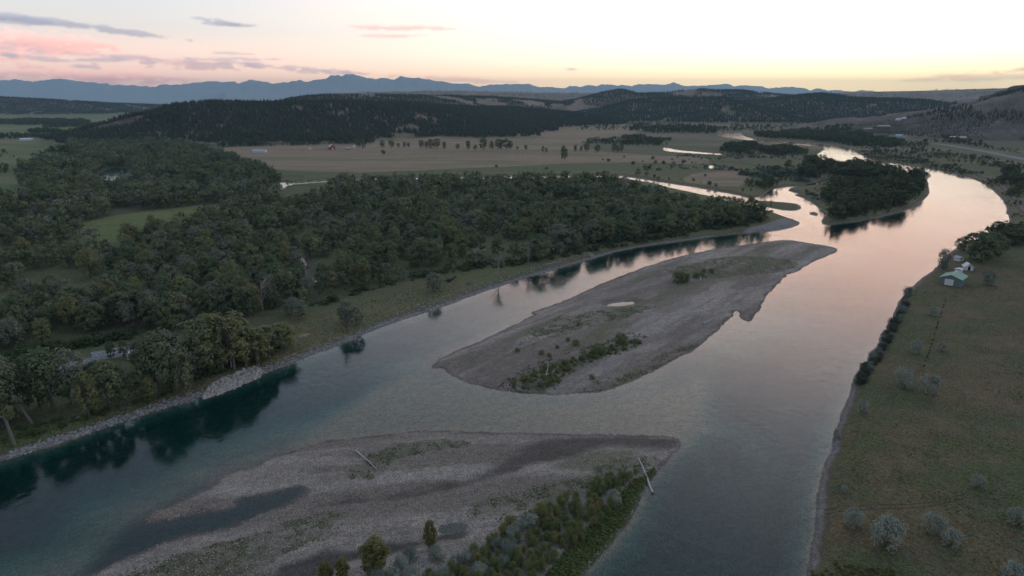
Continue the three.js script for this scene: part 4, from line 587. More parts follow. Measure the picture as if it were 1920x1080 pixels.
// ---------------------------------------------------------------- weeds, cobbles and riprap
{
  const r = rng(101), weeds = [], cob = [];
  const blade = (() => { const o = { P: [], I: [], C: [] }, q = rng(4); leaves(q, [{ x: 0, y: 0.4, z: 0, rx: 0.6, ry: 0.45, n: 1 }], 18, 0.2, o, [1, 1, 1], 0.8); return facesGeo(o.P, o.I, o.C); })();
  const put = (pix, step, h0, h1, cols, keep, dens = 1) => { for (const [x, z] of fill(region(pix, 0), boundsOf(pix), step, r, keep)) { const k = r(), h = h0 + (h1 - h0) * r(), c = cols[Math.floor(r() * cols.length)], m = 0.75 + r() * 0.5, a = r() * 6; if (k > dens) continue; weeds.push({ x, z, h, w: 1.2, a, v: 0, c: [c[0] * m, c[1] * m, c[2] * m] }); } };
  const GR = [[0.08, 0.1, 0.035], [0.1, 0.11, 0.045], [0.065, 0.09, 0.03]], LU = [[0.08, 0.12, 0.032], [0.1, 0.135, 0.04], [0.12, 0.125, 0.04]];
  put([[1090, 1090], [1040, 1100], [1000, 1110], [1060, 1020], [1110, 980], [1150, 940], [1180, 900], [1230, 868], [1240, 880], [1205, 930], [1170, 985], [1130, 1035]], 0.62, 0.5, 1.0, LU, (x, z) => oNear.has(x, z) && oNear.dist(x, z) > 1.5, 0.95);
  const box = (pts, dens, h1) => put(pts, 0.95, 0.2, h1, GR, (x, z) => fbm(x / 2.2, z / 2.2 + 4, 3) > 0.5 && groundY(x, z) > 0.05 && (oNear.has(x, z) || oMid.has(x, z)), dens);
  box([[180, 1080], [330, 1030], [440, 1000], [560, 965], [640, 950], [660, 975], [620, 1005], [560, 1025], [440, 1060], [330, 1100]], 0.8, 0.4); box([[860, 960], [920, 930], [1000, 905], [1080, 895], [1140, 870], [1230, 850], [1240, 870], [1180, 890], [1040, 945], [940, 975]], 0.9, 0.5); box([[650, 890], [700, 842], [800, 822], [905, 820], [850, 840], [760, 860], [690, 895]], 0.8, 0.5);
  box([[930, 720], [1010, 672], [1080, 655], [1180, 622], [1215, 628], [1190, 655], [1100, 680], [1050, 715], [1030, 735], [980, 730]], 0.9, 0.7); box([[1080, 735], [1110, 712], [1200, 690], [1300, 635], [1320, 640], [1250, 675], [1160, 722]], 0.8, 0.5); box([[1000, 610], [1100, 585], [1200, 572], [1240, 572], [1180, 590], [1080, 620], [960, 660]], 0.8, 0.5); box([[1240, 505], [1300, 490], [1400, 478], [1500, 485], [1480, 505], [1400, 515], [1300, 520]], 0.5, 0.4);
  put([[1520, 1090], [1535, 1000], [1540, 930], [1575, 800], [1600, 730], [1680, 600], [1760, 520], [1960, 480], [2000, 1090]], 1.35, 0.12, 0.4, [[0.1, 0.115, 0.042], [0.125, 0.118, 0.05], [0.09, 0.105, 0.038]], (x, z) => !oMain.has(x, z) && oMain.dist(x, z) > 4 && fbm(x / 9, z / 9 + 77, 4) > 0.485, 0.85);
  for (const pts of [[[1585, 862], [1680, 872], [1705, 930], [1650, 925], [1600, 895]], [[1745, 935], [1860, 905], [1960, 930], [1960, 1090], [1850, 1090], [1800, 990]], [[1840, 835], [1890, 822], [1900, 850], [1860, 860]], [[1690, 838], [1760, 838], [1760, 862], [1700, 862]], [[1880, 690], [1960, 690], [1960, 760], [1900, 760]]]) put(pts, 0.8, 0.15, 0.45, [[0.115, 0.15, 0.05], [0.14, 0.155, 0.055], [0.1, 0.13, 0.046]], (x, z) => fbm(x / 3.5, z / 3.5 + 20, 3) > 0.47, 0.8);
  put([[1500, 1110], [1520, 1060], [1560, 1060], [1680, 1075], [1680, 1110]], 0.9, 0.5, 1.0, [[0.13, 0.115, 0.035], [0.09, 0.1, 0.035]], (x, z) => !oMain.has(x, z), 0.7);
  put([[-40, 850], [20, 850], [140, 812], [320, 756], [390, 728], [380, 715], [200, 770], [-40, 832]], 1.0, 0.3, 0.8, LU, dryLand(5), 0.8); put([[500, 690], [640, 630], [760, 588], [860, 556], [860, 530], [760, 545], [620, 590], [540, 620]], 1.5, 0.2, 0.6, GR, dryLand(5), 0.5);
  scatterStuff('weeds', 'low weeds and grass tufts on bars and meadow', 'weeds', [blade], STUFFLEAF, weeds);
  // cobbles
  const rock = (() => { const g = new THREE.IcosahedronGeometry(1, 1), p = g.attributes.position; for (let i = 0; i < p.count; i++) { const x = p.getX(i), y = p.getY(i), z = p.getZ(i), m = 0.75 + 0.4 * fbm(x * 1.7 + 9, y * 1.7 + z * 1.3 + 4, 2); p.setXYZ(i, x * m, y * m * 0.62, z * m); } g.computeVertexNormals(); return g; })();
  const stone = new THREE.MeshStandardMaterial({ name: 'stone', color: 0xffffff, roughness: 0.95 });
  const strew = (pix, n, s0, s1, reg, tone = 1) => { const b = boundsOf(pix), R = region(pix, 0); for (let i = 0; i < n; i++) { const x = mix(b[0], b[1], r()), z = mix(b[2], b[3], r()), s = s0 + (s1 - s0) * r() ** 2, m = (0.7 + r() * 0.7) * tone, a = r() * 6; if (!R.has(x, z) || (reg && !reg.has(x, z))) continue; const y = groundY(x, z); if (y < 0 || rMud.has(x, z) || rWetRibbon.has(x, z)) continue; cob.push({ x, z, y: y + s * 0.15, h: s, w: 1.1, a, v: 0, c: [0.29 * m, 0.262 * m, 0.23 * m] }); } };
  strew([[800, 700], [1000, 585], [1300, 470], [1580, 460], [1400, 610], [1150, 745], [850, 735]], 22000, 0.07, 0.24, oMid); strew([[160, 1090], [270, 960], [560, 830], [800, 800], [1290, 810], [1200, 960], [1080, 1095]], 24000, 0.05, 0.2, oNear);
  const shoreStones = (pts, n, tone) => { for (let i = 0; i < n; i++) { const s = r() * (pts.length - 1.001), k = Math.floor(s), t = s - k, [x, z] = G(mix(pts[k][0], pts[k + 1][0], t) + (r() - 0.5) * 10, mix(pts[k][1], pts[k + 1][1], t) - r() * 12, 0.4); if (oMain.has(x, z)) continue; const y = groundY(x, z), q = 0.1 + 0.35 * r() ** 2, m = (0.7 + r() * 0.7) * tone; cob.push({ x, z, y: y + q * 0.15, h: q, w: 1.1, a: r() * 6, v: 0, c: [0.26 * m, 0.25 * m, 0.24 * m] }); } };
  shoreStones([[20, 860], [143, 821], [265, 780], [392, 739], [500, 699], [645, 644], [760, 598], [898, 550], [1017, 513], [1115, 484]], 5000, 1);
  scatterStuff('cobbles', 'loose pale cobbles strewn over the gravel bars', 'cobbles', [rock], stone, cob);
  const rip = [], RP = [[378, 742], [390, 722], [430, 704], [478, 686], [492, 690], [486, 702], [440, 722], [396, 739]]; for (const [x, z] of fill(region(RP, 0), boundsOf(RP), 0.75, r)) { const s = 0.35 + r() * 0.4, m = 0.8 + r() * 0.5; rip.push({ x, z, y: Math.max(0.1, groundY(x, z)) + s * 0.3, h: s, w: 1, a: r() * 6, rx: r() * 0.6, rz: r() * 0.6, v: 0, c: [0.36 * m, 0.335 * m, 0.29 * m] }); }
  scatterStuff('riprap', 'pale broken riprap stones armouring the bank below slim poplars', 'riprap', [rock], stone, rip);
}

// ---------------------------------------------------------------- driftwood and dead trees
function tubeLog(pts, r0, r1, sides = 7) { const o = { P: [], I: [], C: [] }; for (let i = 0; i < pts.length - 1; i++) limb(o, pts[i], pts[i + 1], mix(r0, r1, i / (pts.length - 1)), mix(r0, r1, (i + 1) / (pts.length - 1)), sides, null); return facesGeo(o.P, o.I); }
function onGround(list, lift) { return list.map(([px, py, up = 0]) => { const [x, z] = G(px, py, 0.6); return [x, Math.max(0.05, groundY(x, z)) + lift + up, z]; }); }
function drift(name, list, r0, r1, label, category = 'log', mat = DRIFT, roots = true, group) {
  const w = onGround(list, r0 * 0.8), p0 = w[0], o = base(name, p0), rel = w.map((p) => [p[0] - p0[0], p[1] - p0[1], p[2] - p0[2]]);
  mesh('stem', tubeLog(rel, r0, r1), mat, o);
  if (roots) { const q = { P: [], I: [], C: [] }, rr = rng(Math.round(list[0][0] * 7)), d = new THREE.Vector3(rel[0][0] - rel[1][0], 0, rel[0][2] - rel[1][2]).normalize(); for (let i = 0; i < 6; i++) { const a = i + rr(); limb(q, [0, 0, 0], [d.x * 0.4 + Math.cos(a) * -d.z * r0 * 4, Math.abs(Math.sin(a)) * r0 * 4 - r0 * 0.4, d.z * 0.4 + Math.cos(a) * d.x * r0 * 4], r0 * 0.5, r0 * 0.12, 5, null); } mesh('roots', facesGeo(q.P, q.I), mat, o); }
  return tag(o, label, category, group);
}
drift('driftwood_log', [[668, 846], [680, 858], [693, 868], [706, 883]], 0.26, 0.1, 'thin pale driftwood log lying on the weedy part of the wide bar');
drift('driftwood_log', [[1198, 861], [1206, 876], [1213, 892], [1217, 905], [1224, 922]], 0.2, 0.34, 'long pale driftwood log reaching from the thicket into the water');
drift('driftwood_log', [[1022, 707], [1034, 702], [1042, 696], [1052, 690, 0.8]], 0.22, 0.08, 'forked white driftwood branch beside the willow strip', 'log');
drift('driftwood_log', [[1024, 706], [1027, 700, 1.2], [1028, 697, 3.0]], 0.2, 0.08, 'white driftwood limb pointing up from the willow strip', 'log', DRIFT, false);
drift('driftwood_log', [[1318, 608], [1326, 604], [1335, 600]], 0.3, 0.2, 'short pale log on the water side of the mid river bar'); drift('driftwood_log', [[1288, 602], [1296, 597]], 0.22, 0.12, 'small pale log stub on green gravel of the mid river bar', 'log', DRIFT, false); drift('driftwood_log', [[1313, 527], [1314, 522, 0.8]], 0.2, 0.15, 'small white log end near the largest bar bush', 'log', DRIFT, false);
drift('driftwood_log', [[128, 797], [144, 792], [152, 789]], 0.16, 0.08, 'thin pale log lying in grass above the stony bank', 'log', DRIFT, false); drift('driftwood_log', [[1026, 500], [1040, 497]], 0.2, 0.12, 'pale log on the bank below the wood', 'log', DRIFT, false); drift('driftwood_log', [[1090, 1050], [1060, 1025], [1044, 1016]], 0.14, 0.08, 'dark thin log under the lush weeds edge', 'log', BARK, false);
drift('fallen_log', [[840, 534], [848, 531, 0.4], [855, 528, 0.7]], 0.75, 0.5, 'dark thick fallen log on the grass before the wood', 'log', new THREE.MeshStandardMaterial({ name: 'dark_wood', color: new THREE.Color(0.03, 0.028, 0.03), roughness: 1 }));
{ const r = rng(71), [x0, z0] = G(880, 534, 2), o = base('brush_pile', [x0, groundY(x0, z0), z0]); for (let k = 0; k < 16; k++) { const q = { P: [], I: [], C: [] }, a = r() * 6, l = 1.5 + r() * 2.5, x = (r() - 0.5) * 3.5, z = (r() - 0.5) * 1.5, h = r() * 1.2; limb(q, [x - Math.cos(a) * l * 0.5, h, z - Math.sin(a) * l * 0.3], [x + Math.cos(a) * l * 0.5, h + r() * 0.7, z + Math.sin(a) * l * 0.3], 0.12, 0.05, 5, null); mesh('branch', facesGeo(q.P, q.I), k % 2 ? BARK : PALEBARK, o); } tag(o, 'grey heap of brush wood at the bank edge before the wood', 'brush pile'); }
function deadTree(name, px, py, hpx, label, seed, mat = PALEBARK, lean = 0, thick = 0.022, spread = 0.3, group) {
  const r = rng(seed), [x, z, s] = scaleAt(px, py), h = hpx * s, o = base(name, [x, groundY(x, z) - 0.05, z]), tr = { P: [], I: [], C: [] }, br = { P: [], I: [], C: [] };
  const mid = [lean * 0.4, 0.45, 0]; limb(tr, [0, 0, 0], mid, thick, thick * 0.75, 7, null); limb(tr, mid, [lean, 0.8, 0.02], thick * 0.75, thick * 0.3, 6, null);
  for (let i = 0; i < 20; i++) { const t = 0.16 + r() * 0.6, a = r() * 6.28, b = [mix(0, lean, t), t, 0], e = [b[0] + Math.cos(a) * spread * (0.4 + r() * 0.6), Math.min(1, t + 0.14 + r() * 0.2), b[2] + Math.sin(a) * spread * (0.4 + r() * 0.6)]; limb(br, b, e, thick * 0.5, thick * 0.2, 4, null); for (let k = 0; k < 4; k++) { const f = 0.4 + r() * 0.6, c = [mix(b[0], e[0], f), mix(b[1], e[1], f), mix(b[2], e[2], f)], g = r() * 6.28; limb(br, c, [c[0] + Math.cos(g) * 0.07, c[1] + 0.05 + r() * 0.06, c[2] + Math.sin(g) * 0.07], thick * 0.24, thick * 0.1, 3, null); } }
  mesh('trunk', facesGeo(tr.P, tr.I), mat, o); mesh('branches', facesGeo(br.P, br.I), mat, o); o.scale.setScalar(h); return tag(o, label, 'tree', group);
}
deadTree('dead_tree', 934, 520, 50, 'bare grey forked dead tree at the wood edge above the river', 5, PALEBARK, 0.02, 0.02, 0.34);
deadTree('dead_tree', 652, 622, 46, 'bare dark crooked tree alone on the grassy bank', 6, BARK, -0.12, 0.03, 0.3); deadTree('dead_tree', 990, 498, 40, 'thin pale dead trunk standing before the wood', 7, PALEBARK, 0.01, 0.012, 0.2);
deadTree('dead_tree', 155, 722, 34, 'small bleached dead tree among the bank cottonwoods', 8, DRIFT, 0.03, 0.02, 0.36); deadTree('dead_tree', 322, 722, 74, 'bare white trunk rising between the slim poplars', 9, DRIFT, -0.06, 0.012, 0.12); deadTree('dead_tree', 434, 690, 74, 'pale bare tree top among the slim poplars', 10, DRIFT, 0.03, 0.014, 0.2); deadTree('dead_tree', 575, 556, 60, 'large pale dead cottonwood inside the wood edge', 12, PALEBARK, 0.05, 0.024, 0.34); deadTree('dead_tree', 492, 582, 66, 'grey trunked old cottonwood with thin crown at the wood edge', 13, PALEBARK, 0.04, 0.026, 0.4);
{ // the leaning cottonwood and the broken snag on the stony bank
  const [x, z, s] = scaleAt(61, 795), h = 100 * s, o = base('leaning_tree', [x, groundY(x, z) - 0.05, z]), t = { P: [], I: [], C: [] }; limb(t, [0, 0, 0], [-0.16, 0.34, 0], 0.021, 0.016, 8, null); limb(t, [-0.16, 0.34, 0], [-0.27, 0.6, 0], 0.016, 0.012, 7, null); limb(t, [-0.27, 0.6, 0], [-0.36, 0.86, 0.05], 0.011, 0.005, 6, null); limb(t, [-0.27, 0.6, 0], [-0.5, 0.8, -0.06], 0.012, 0.005, 6, null);
  mesh('trunk', facesGeo(t.P, t.I), GREYBARK, o); const c = near[2].crown.clone(); c.scale(0.85, 0.62, 0.85); c.translate(-0.4, 0.36, 0); mesh('crown', c, COTTON[5], o); o.scale.setScalar(h); tag(o, 'large cottonwood leaning over with a bare grey trunk near the stony bank', 'tree');
  const [x2, z2, s2] = scaleAt(27, 832), h2 = 56 * s2, q = base('broken_snag', [x2, groundY(x2, z2) - 0.05, z2]), u = { P: [], I: [], C: [] }; limb(u, [0, 0, 0], [-0.1, 0.75, 0], 0.04, 0.03, 8, null); limb(u, [-0.1, 0.75, 0], [-0.02, 1, 0], 0.035, 0.012, 6, null); limb(u, [-0.09, 0.7, 0], [-0.3, 0.84, 0], 0.025, 0.012, 6, null); limb(u, [-0.3, 0.84, 0], [-0.36, 0.98, 0], 0.014, 0.006, 5, null); mesh('trunk', facesGeo(u.P, u.I), GREYBARK, q);
  const cr = near[1].crown.clone(); cr.scale(0.42, 0.4, 0.42); cr.translate(0.02, 0.66, 0); mesh('crown', cr, COTTON[4], q); q.scale.setScalar(h2); tag(q, 'broken grey snag with one leafy tuft on the stony bank', 'tree');
}
// the point of the real ground that the photograph's pixel shows
function GT(px, py) { const d = look(px, py); let t = 90; for (let i = 0; i < 900; i++) { const y = CAM_H + d[1] * t, g = groundY(d[0] * t, d[2] * t); if (y <= g + 0.05) return [d[0] * t, d[2] * t]; t += Math.max(0.15, Math.min(25, (y - g) * 0.8)); } return [d[0] * t, d[2] * t]; }
// ---------------------------------------------------------------- roads and railway
function ribbon(name, pts, width, lift, mat, label, category, parent, off = 0, h0 = 2) {
  const w = pts.map(([x, y]) => GT(x, y)), c = new THREE.CatmullRomCurve3(w.map((p) => new THREE.Vector3(p[0], 0, p[1]))), n = Math.max(24, Math.round(c.getLength() / 6)), P = [], UV = [], I = [];
  let len = 0, prev = null; for (let i = 0; i <= n; i++) { const p = c.getPoint(i / n), t = c.getTangent(i / n), nx = -t.z, nz = t.x; if (prev) len += p.distanceTo(prev); prev = p.clone(); const cx = p.x + nx * off, cz = p.z + nz * off; let y = -9; for (const e of [-0.5, 0, 0.5]) y = Math.max(y, groundY(cx + nx * width * e, cz + nz * width * e)); y += lift; P.push(cx - nx * width / 2, y - 0.0, cz - nz * width / 2, cx + nx * width / 2, y, cz + nz * width / 2, cx - nx * (width / 2 + 1.5), y - 1.6, cz - nz * (width / 2 + 1.5), cx + nx * (width / 2 + 1.5), y - 1.6, cz + nz * (width / 2 + 1.5)); UV.push(0, len / 8, width / 8, len / 8, -0.2, len / 8, width / 8 + 0.2, len / 8); }
  for (let i = 0; i < n; i++) { const a = i * 4, b = a + 4; I.push(a, a + 1, b, a + 1, b + 1, b, a + 2, a, b + 2, a, b, b + 2, a + 1, a + 3, b + 1, a + 3, b + 3, b + 1); }
  const g = new THREE.BufferGeometry(); g.setAttribute('position', new THREE.Float32BufferAttribute(P, 3)); g.setAttribute('uv', new THREE.Float32BufferAttribute(UV, 2)); g.setIndex(I); g.computeVertexNormals();
  const m = mesh(name, g, mat, parent); if (!parent) tag(m, label, category, null, 'structure'); return m;
}
const asphaltTex = texture(256, (u, v) => { const e = 0.72 + (tnoise(u, v, 90, 21) - 0.5) * 0.2 + (tnoise(u, v, 12, 22) - 0.5) * 0.3; return [e, e, e]; });
const PAVE = new THREE.MeshStandardMaterial({ name: 'pale_asphalt', color: new THREE.Color(0.42, 0.42, 0.44), map: asphaltTex, roughness: 0.9 }), ASPHALT = new THREE.MeshStandardMaterial({ name: 'grey_asphalt', color: new THREE.Color(0.36, 0.34, 0.32), map: asphaltTex, roughness: 0.9 }), BALLAST = new THREE.MeshStandardMaterial({ name: 'ballast', color: new THREE.Color(0.15, 0.14, 0.14), map: asphaltTex, roughness: 1 }), STEEL = new THREE.MeshStandardMaterial({ name: 'rail_steel', color: new THREE.Color(0.16, 0.13, 0.11), metalness: 0.3, roughness: 0.7 }), PALEDIRT = new THREE.MeshStandardMaterial({ name: 'pale_dirt', color: new THREE.Color(0.42, 0.38, 0.33), map: asphaltTex, roughness: 1 });
ribbon('road', [[-220, 742], [-80, 722], [0, 709], [60, 699], [120, 686], [180, 673], [240, 662], [290, 652]], 5.5, 0.12, PAVE, 'pale paved road through the trees on the bank', 'road');
ribbon('pavement', [[172, 668], [200, 663], [230, 658], [256, 653]], 9.5, 0.2, PAVE, 'widened paved pad beside the bank road', 'pavement');
ribbon('highway', [[1752, 270.5], [1775, 273], [1800, 277], [1840, 284], [1880, 292], [1930, 302], [2010, 318]], 17, 1.6, PALEDIRT, 'pale highway crossing the dry slope', 'road', null, 0, 4);
ribbon('gravel_road', [[1822, 264], [1860, 266], [1900, 268], [1960, 271]], 7, 0.6, PALEDIRT, 'thin gravel road at the foot of the dry slope', 'road', null, 0, 6); ribbon('gravel_road', [[1668, 278], [1700, 279.5], [1730, 281], [1750, 284]], 5, 0.4, PALEDIRT, 'short gravel lane on the scrubby river terrace', 'road', null, 0, 3);
ribbon('boat_ramp', [[1085, 471], [1096, 472.5], [1106, 474.5], [1109, 477], [1105, 480], [1104, 482]], 1.9, 0.3, PALEDIRT, 'pale curved path leading down to the water', 'path', null, 0, 1.5);
{ const line = [[1700, 304], [1740, 309], [1780, 313.5], [1820, 323], [1850, 333], [1880, 351], [1900, 370], [1918, 392], [1945, 424]]; ribbon('railway', line, 5, 0.6, BALLAST, 'dark curving railway track above the outer river bank', 'railway', null, 0, 2.5); const o = base('railway_rails', [0, 0, 0]); ribbon('rail', line, 0.28, 0.82, STEEL, '', '', o, -0.75, 2.5); ribbon('rail', line, 0.28, 0.82, STEEL, '', '', o, 0.75, 2.5); tag(o, 'pair of steel rails on the dark railway bed', 'rails', null, 'structure'); }
// ---------------------------------------------------------------- buildings
const paint = (r, g, b, ro = 0.7, me = 0) => new THREE.MeshStandardMaterial({ name: 'paint', color: new THREE.Color(r, g, b), roughness: ro, metalness: me });
const GREENW = paint(0.13, 0.2, 0.17), GREENR = paint(0.27, 0.44, 0.35, 0.55), TRIMR = paint(0.42, 0.55, 0.46, 0.6), WHITE = paint(0.72, 0.72, 0.72), WHITER = paint(0.66, 0.68, 0.7, 0.5), RED = paint(0.36, 0.055, 0.05), GREYR = paint(0.38, 0.38, 0.4, 0.5), TAN = paint(0.35, 0.31, 0.26), DARKGLASS = paint(0.02, 0.025, 0.03, 0.15), BLUER = paint(0.42, 0.5, 0.58, 0.5);
// ridge along the local z axis; gables at the two ends
function building(name, x, z, turn, w, d, eave, ridge, wallM, roofM, label, category, { door, windows = [], ribs = 0, sink = 0.15, cap } = {}) {
  const o = base(name, [x, groundY(x, z) - sink, z], turn), hw = w / 2, hd = d / 2;
  const sh = new THREE.Shape([[-hw, 0], [hw, 0], [hw, eave], [0, ridge], [-hw, eave]].map((p) => new THREE.Vector2(...p))), wg = new THREE.ExtrudeGeometry(sh, { depth: d, bevelEnabled: false }); wg.translate(0, 0, -hd); mesh('wall', wg, wallM, o);
  const roof = mesh('roof', (() => { const k = (ridge - eave) / hw, ov = 0.45, t = 0.16, s2 = new THREE.Shape([[-hw - ov, eave - ov * k + 0.03], [0, ridge + 0.03], [hw + ov, eave - ov * k + 0.03], [hw + ov, eave - ov * k + 0.03 + t], [0, ridge + 0.03 + t], [-hw - ov, eave - ov * k + 0.03 + t]].map((p) => new THREE.Vector2(...p))); const g = new THREE.ExtrudeGeometry(s2, { depth: d + 0.8, bevelEnabled: false }); g.translate(0, 0, -hd - 0.4); return g; })(), roofM, o);
  for (let i = 0; i < ribs; i++) for (const sgn of [-1, 1]) { const L = Math.hypot(hw + 0.45, (ridge - eave) / hw * (hw + 0.45)), g = new THREE.BoxGeometry(L, 0.1, 0.16); g.translate(L / 2, 0, 0); g.rotateZ(sgn > 0 ? -Math.atan((ridge - eave) / hw) : Math.PI + Math.atan((ridge - eave) / hw)); g.translate(0, ridge + 0.22, -hd + (i + 0.5) * d / ribs); mesh('roof_rib', g, roofM, roof); }
  if (cap) { const g = new THREE.BoxGeometry(0.5, 0.12, d + 0.9); g.translate(0, ridge + 0.24, 0); mesh('ridge_cap', g, cap, roof); }
  if (door) { const g = new THREE.BoxGeometry(door.w, door.h, 0.14); g.translate(door.x ?? 0, door.h / 2 + sink, hd + 0.06); const dm = mesh('door', g, door.m ?? WHITE, o); if (door.panels) for (let i = 1; i < door.panels; i++) { const b = new THREE.BoxGeometry(door.w - 0.1, 0.06, 0.04); b.translate(door.x ?? 0, door.h * i / door.panels + sink, hd + 0.15); mesh('door_seam', b, GREYR, dm); } }
  for (const q of windows) { const g = q.side ? new THREE.BoxGeometry(0.12, q.h, q.w) : new THREE.BoxGeometry(q.w, q.h, 0.12); q.side ? g.translate(q.side * (hw + 0.05), q.y, q.x) : g.translate(q.x, q.y, (q.back ? -1 : 1) * (hd + 0.05)); mesh('window', g, DARKGLASS, o); }
  return tag(o, label, category);
}
{ // the green shed: placed from its three visible corners
  const a = G(1761, 532, 2), b = G(1801, 538.5, 2), c = G(1816, 529, 2), w = Math.hypot(b[0] - a[0], b[1] - a[1]), d = Math.max(12, Math.hypot(c[0] - b[0], c[1] - b[1]) * 0.8), ux = (b[0] - a[0]) / w, uz = (b[1] - a[1]) / w, turn = Math.atan2(-uz, ux);
  const cx = (a[0] + b[0]) / 2 + uz * d / 2, cz = (a[1] + b[1]) / 2 - ux * d / 2;
  building('green_shed', cx, cz, turn, w, d, 4.1, 6.0, GREENW, GREENR, 'green metal shed with pale green gable roof and white door', 'shed', { door: { w: 4.2, h: 3.4, x: -w * 0.06, panels: 4 }, ribs: 9, cap: TRIMR });
  const e = G(1797, 511, 2); building('white_lean_to', e[0], e[1], turn, 3.2, 3.4, 2.3, 2.8, WHITE, WHITE, 'small white flat building just behind the green shed', 'shed', {});
  const f = G(1814, 505, 2); building('white_cottage', f[0], f[1], turn + 0.5, 4.4, 5, 2.2, 4.0, WHITE, WHITE, 'small white cottage with steep gable and dark doorway', 'cottage', { door: { w: 1.3, h: 2.2, m: DARKGLASS }, windows: [{ x: 0, y: 2.95, w: 0.6, h: 0.6 }, { side: 1, x: 0, y: 1.4, w: 1.2, h: 0.8 }] });
  const g = G(1797, 489, 2); building('white_shack', g[0], g[1], 0.3, 3.6, 3.6, 2.2, 3.0, WHITE, GREYR, 'white shack half hidden under the shade trees', 'shack', { windows: [{ x: 0, y: 1.5, w: 1, h: 0.9 }] });
}
const B = (name, px, py, turn, w, d, e, r, wm, rm, label, cat = 'house', opt = {}) => { const [x, z] = GT(px, py); return building(name, x, z, turn, w, d, e, r, wm, rm, label, cat, opt); };
B('red_barn', 622, 280, 0.5, 11, 15, 5, 9.5, RED, GREYR, 'red barn with grey gambrel roof at the field edge', 'barn', { door: { w: 3, h: 3.6 }, windows: [{ x: 0, y: 6.4, w: 1.2, h: 1.2 }] });
B('long_shed', 487, 285.5, 1.5, 9, 26, 3.2, 5.2, WHITE, BLUER, 'long white shed with pale blue roof by the green field', 'shed', { windows: [-9, -4.5, 0, 4.5, 9].map((x) => ({ side: 1, x, y: 1.8, w: 1.5, h: 1.1 })) }); B('small_house', 582, 281, 0.4, 6, 7, 2.8, 4.2, WHITE, WHITER, 'tiny white house beside the red barn', 'house', { windows: [{ x: 0, y: 1.6, w: 1, h: 1 }] }); B('farm_house', 655, 280.5, 1.1, 8, 14, 3, 5, TAN, GREYR, 'tan farm house under the trees near the red barn', 'house', { windows: [{ side: 1, x: -3, y: 1.7, w: 1.4, h: 1.1 }, { side: 1, x: 3, y: 1.7, w: 1.4, h: 1.1 }] });
{ const [x, z] = G(664, 279, 1.5), o = base('grain_bin', [x, groundY(x, z), z]); const c = new THREE.CylinderGeometry(2.6, 2.6, 5, 20); c.translate(0, 2.5, 0); mesh('wall', c, WHITE, o); const k = new THREE.ConeGeometry(2.8, 1.8, 20); k.translate(0, 5.9, 0); mesh('roof', k, WHITER, o); tag(o, 'round white grain bin beside the tan farm house', 'grain bin'); }
B('ranch_house', 51, 263.5, 1.5, 12, 30, 3.6, 6, WHITE, WHITER, 'long white ranch house on the west pasture', 'house', { windows: [-10, -5, 0, 5, 10].map((x) => ({ side: 1, x, y: 2, w: 2, h: 1.3 })) }); B('white_bungalow', 136, 286.5, 1.4, 9, 15, 3, 5, WHITE, WHITER, 'white bungalow beside the corridor wood', 'house', { windows: [-4, 0, 4].map((x) => ({ side: 1, x, y: 1.7, w: 1.8, h: 1.2 })) }); B('white_bungalow', 162, 233.5, 1.3, 10, 16, 3, 5, WHITE, WHITER, 'small white house at the end of the tree belt', 'house', { windows: [{ side: 1, x: 0, y: 1.7, w: 3, h: 1.3 }] });
B('cattle_shed', 1627, 246, 1.5, 10, 22, 2.6, 3.6, TAN, GREYR, 'shorter of two pale roofed sheds in the far yellow field', 'shed', { door: { w: 3, h: 2.3 } }); B('cattle_shed', 1656, 245.3, 1.5, 11, 34, 2.6, 3.8, TAN, GREYR, 'longer of two pale roofed sheds in the far yellow field', 'shed', { door: { w: 3, h: 2.3 } }); B('far_house', 1683, 234.5, 1.5, 9, 13, 3, 5, WHITE, WHITER, 'white house by the far trees, wider of two', 'house', { windows: [{ side: 1, x: 0, y: 1.7, w: 4, h: 1.2 }] }); B('far_house', 1693, 234.5, 1.5, 8, 9, 3, 5, WHITE, WHITER, 'white house by the far trees, narrower of two', 'house', { windows: [{ side: 1, x: 0, y: 1.7, w: 3, h: 1.2 }] });
B('terrace_house', 1685, 256.5, 1.4, 10, 16, 4, 6.5, BLUER, BLUER, 'pale blue house at the scrubby field corner', 'house', { windows: [{ side: 1, x: 0, y: 2, w: 4, h: 1.4 }] }); B('slope_house', 1788, 259, 1.45, 9, 17, 3, 4.6, TAN, WHITER, 'house with bright white roof at the foot of the dry slope', 'house', { windows: [-5, 0, 5].map((x) => ({ side: 1, x, y: 1.7, w: 2, h: 1.2 })) }); B('slope_shed', 1803, 260, 1.45, 9, 18, 3.4, 5, TAN, WHITER, 'low shed with dull white roof next to the slope house', 'shed', {}); B('far_cabin', 1217, 221, 1.4, 9, 10, 4, 7, WHITE, WHITE, 'lone white cabin below the middle hill', 'house', { windows: [{ side: 1, x: 0, y: 2, w: 3, h: 1.4 }] }); B('far_cabin', 1099, 218.5, 1.4, 10, 12, 4, 7, WHITE, WHITE, 'white cabin at the end of the wooded hill', 'house', { windows: [{ side: 1, x: 0, y: 2, w: 3, h: 1.4 }] });
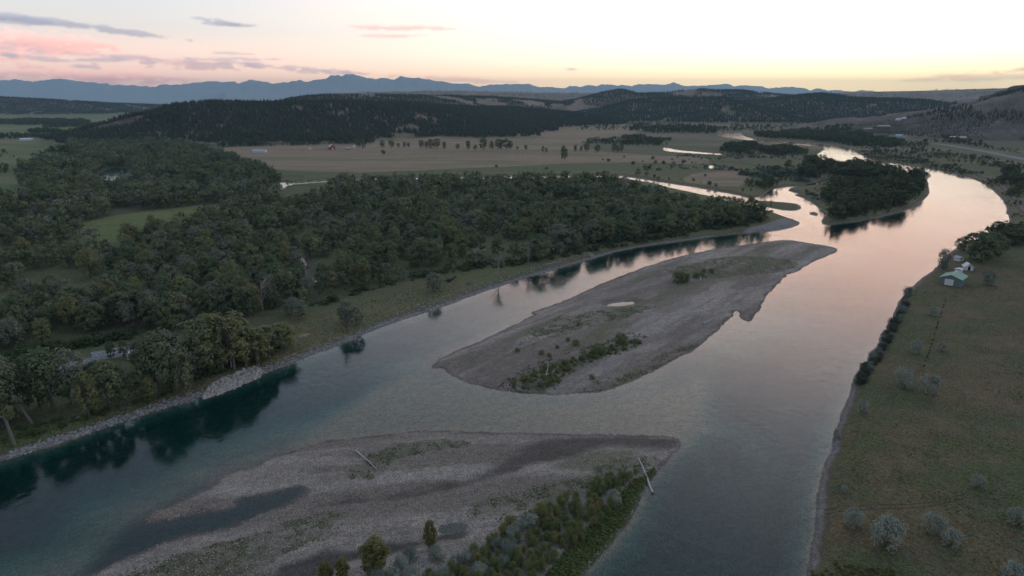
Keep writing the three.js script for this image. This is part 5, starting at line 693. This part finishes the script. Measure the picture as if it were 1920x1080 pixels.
{ // the white travel trailer on the paved pad
  const [x, z] = G(253, 672, 2), o = base('travel_trailer', [x, groundY(x, z) + 0.22, z], 0.12); const bx = (w, h, d, X, Y, Z) => { const g = new THREE.BoxGeometry(w, h, d); g.translate(X, Y, Z); return g; };
  mesh('body', bx(2.4, 2.5, 7, 0, 1.75, 0), WHITE, o); mesh('roof', bx(2.5, 0.12, 7.1, 0, 3.07, 0), WHITER, o); for (const zz of [-1.8, 1.6]) mesh('window', bx(0.06, 0.8, 1.1, -1.22, 2.1, zz), DARKGLASS, o); mesh('window', bx(1.4, 0.8, 0.06, 0, 2.1, 3.52), DARKGLASS, o); mesh('door', bx(0.06, 1.9, 0.75, 1.22, 1.5, 0), GREYR, o); for (const s of [-1, 1]) for (const zz of [-0.5, 0.5]) { const g = new THREE.CylinderGeometry(0.36, 0.36, 0.25, 16); g.rotateZ(Math.PI / 2); g.translate(s * 1.05, 0.36, zz); mesh('wheel', g, DARKGLASS, o); } tag(o, 'white travel trailer parked at the end of the paved pad', 'trailer');
}
// fence posts below the green shed
[[1735, 551], [1752, 550], [1770, 551], [1794, 549], [1718, 549]].forEach(([px, py]) => { const [x, z] = G(px, py, 2), o = mesh('fence_post', new THREE.CylinderGeometry(0.09, 0.11, 1.7, 7), BARK); o.position.set(x, groundY(x, z) + 0.8, z); tag(o, 'old wooden fence post in the grass before the green shed', 'fence post', 'fence posts before the shed'); });
{ const [x, z] = G(1793, 555, 2), o = base('water_trough', [x, groundY(x, z), z], 0.3); const s = new THREE.CylinderGeometry(0.9, 0.9, 0.6, 18, 1, true); s.translate(0, 0.3, 0); mesh('tub', s, BARK, o); const w = new THREE.CylinderGeometry(0.88, 0.88, 0.05, 18); w.translate(0, 0.42, 0); mesh('water', w, DARKGLASS, o); tag(o, 'dark round water trough on the meadow below the green shed', 'trough'); }

{ // wheel tracks worn into the meadow
  const SOIL = new THREE.MeshStandardMaterial({ name: 'bare_soil', color: new THREE.Color(0.15, 0.112, 0.07), map: asphaltTex, roughness: 1 });
  ribbon('wheel_track', [[1545, 955], [1590, 949], [1640, 946], [1700, 945], [1760, 938], [1810, 925]], 0.35, 0.02, SOIL, 'faint wheel rut crossing the meadow from the stony bank', 'track', null, 0, 2); ribbon('wheel_track', [[1545, 963], [1590, 957], [1640, 954], [1700, 953], [1760, 946], [1815, 932]], 0.3, 0.02, SOIL, 'second faint wheel rut beside the first across the meadow', 'track', null, 0, 2);
}
renderer.render(scene, camera);
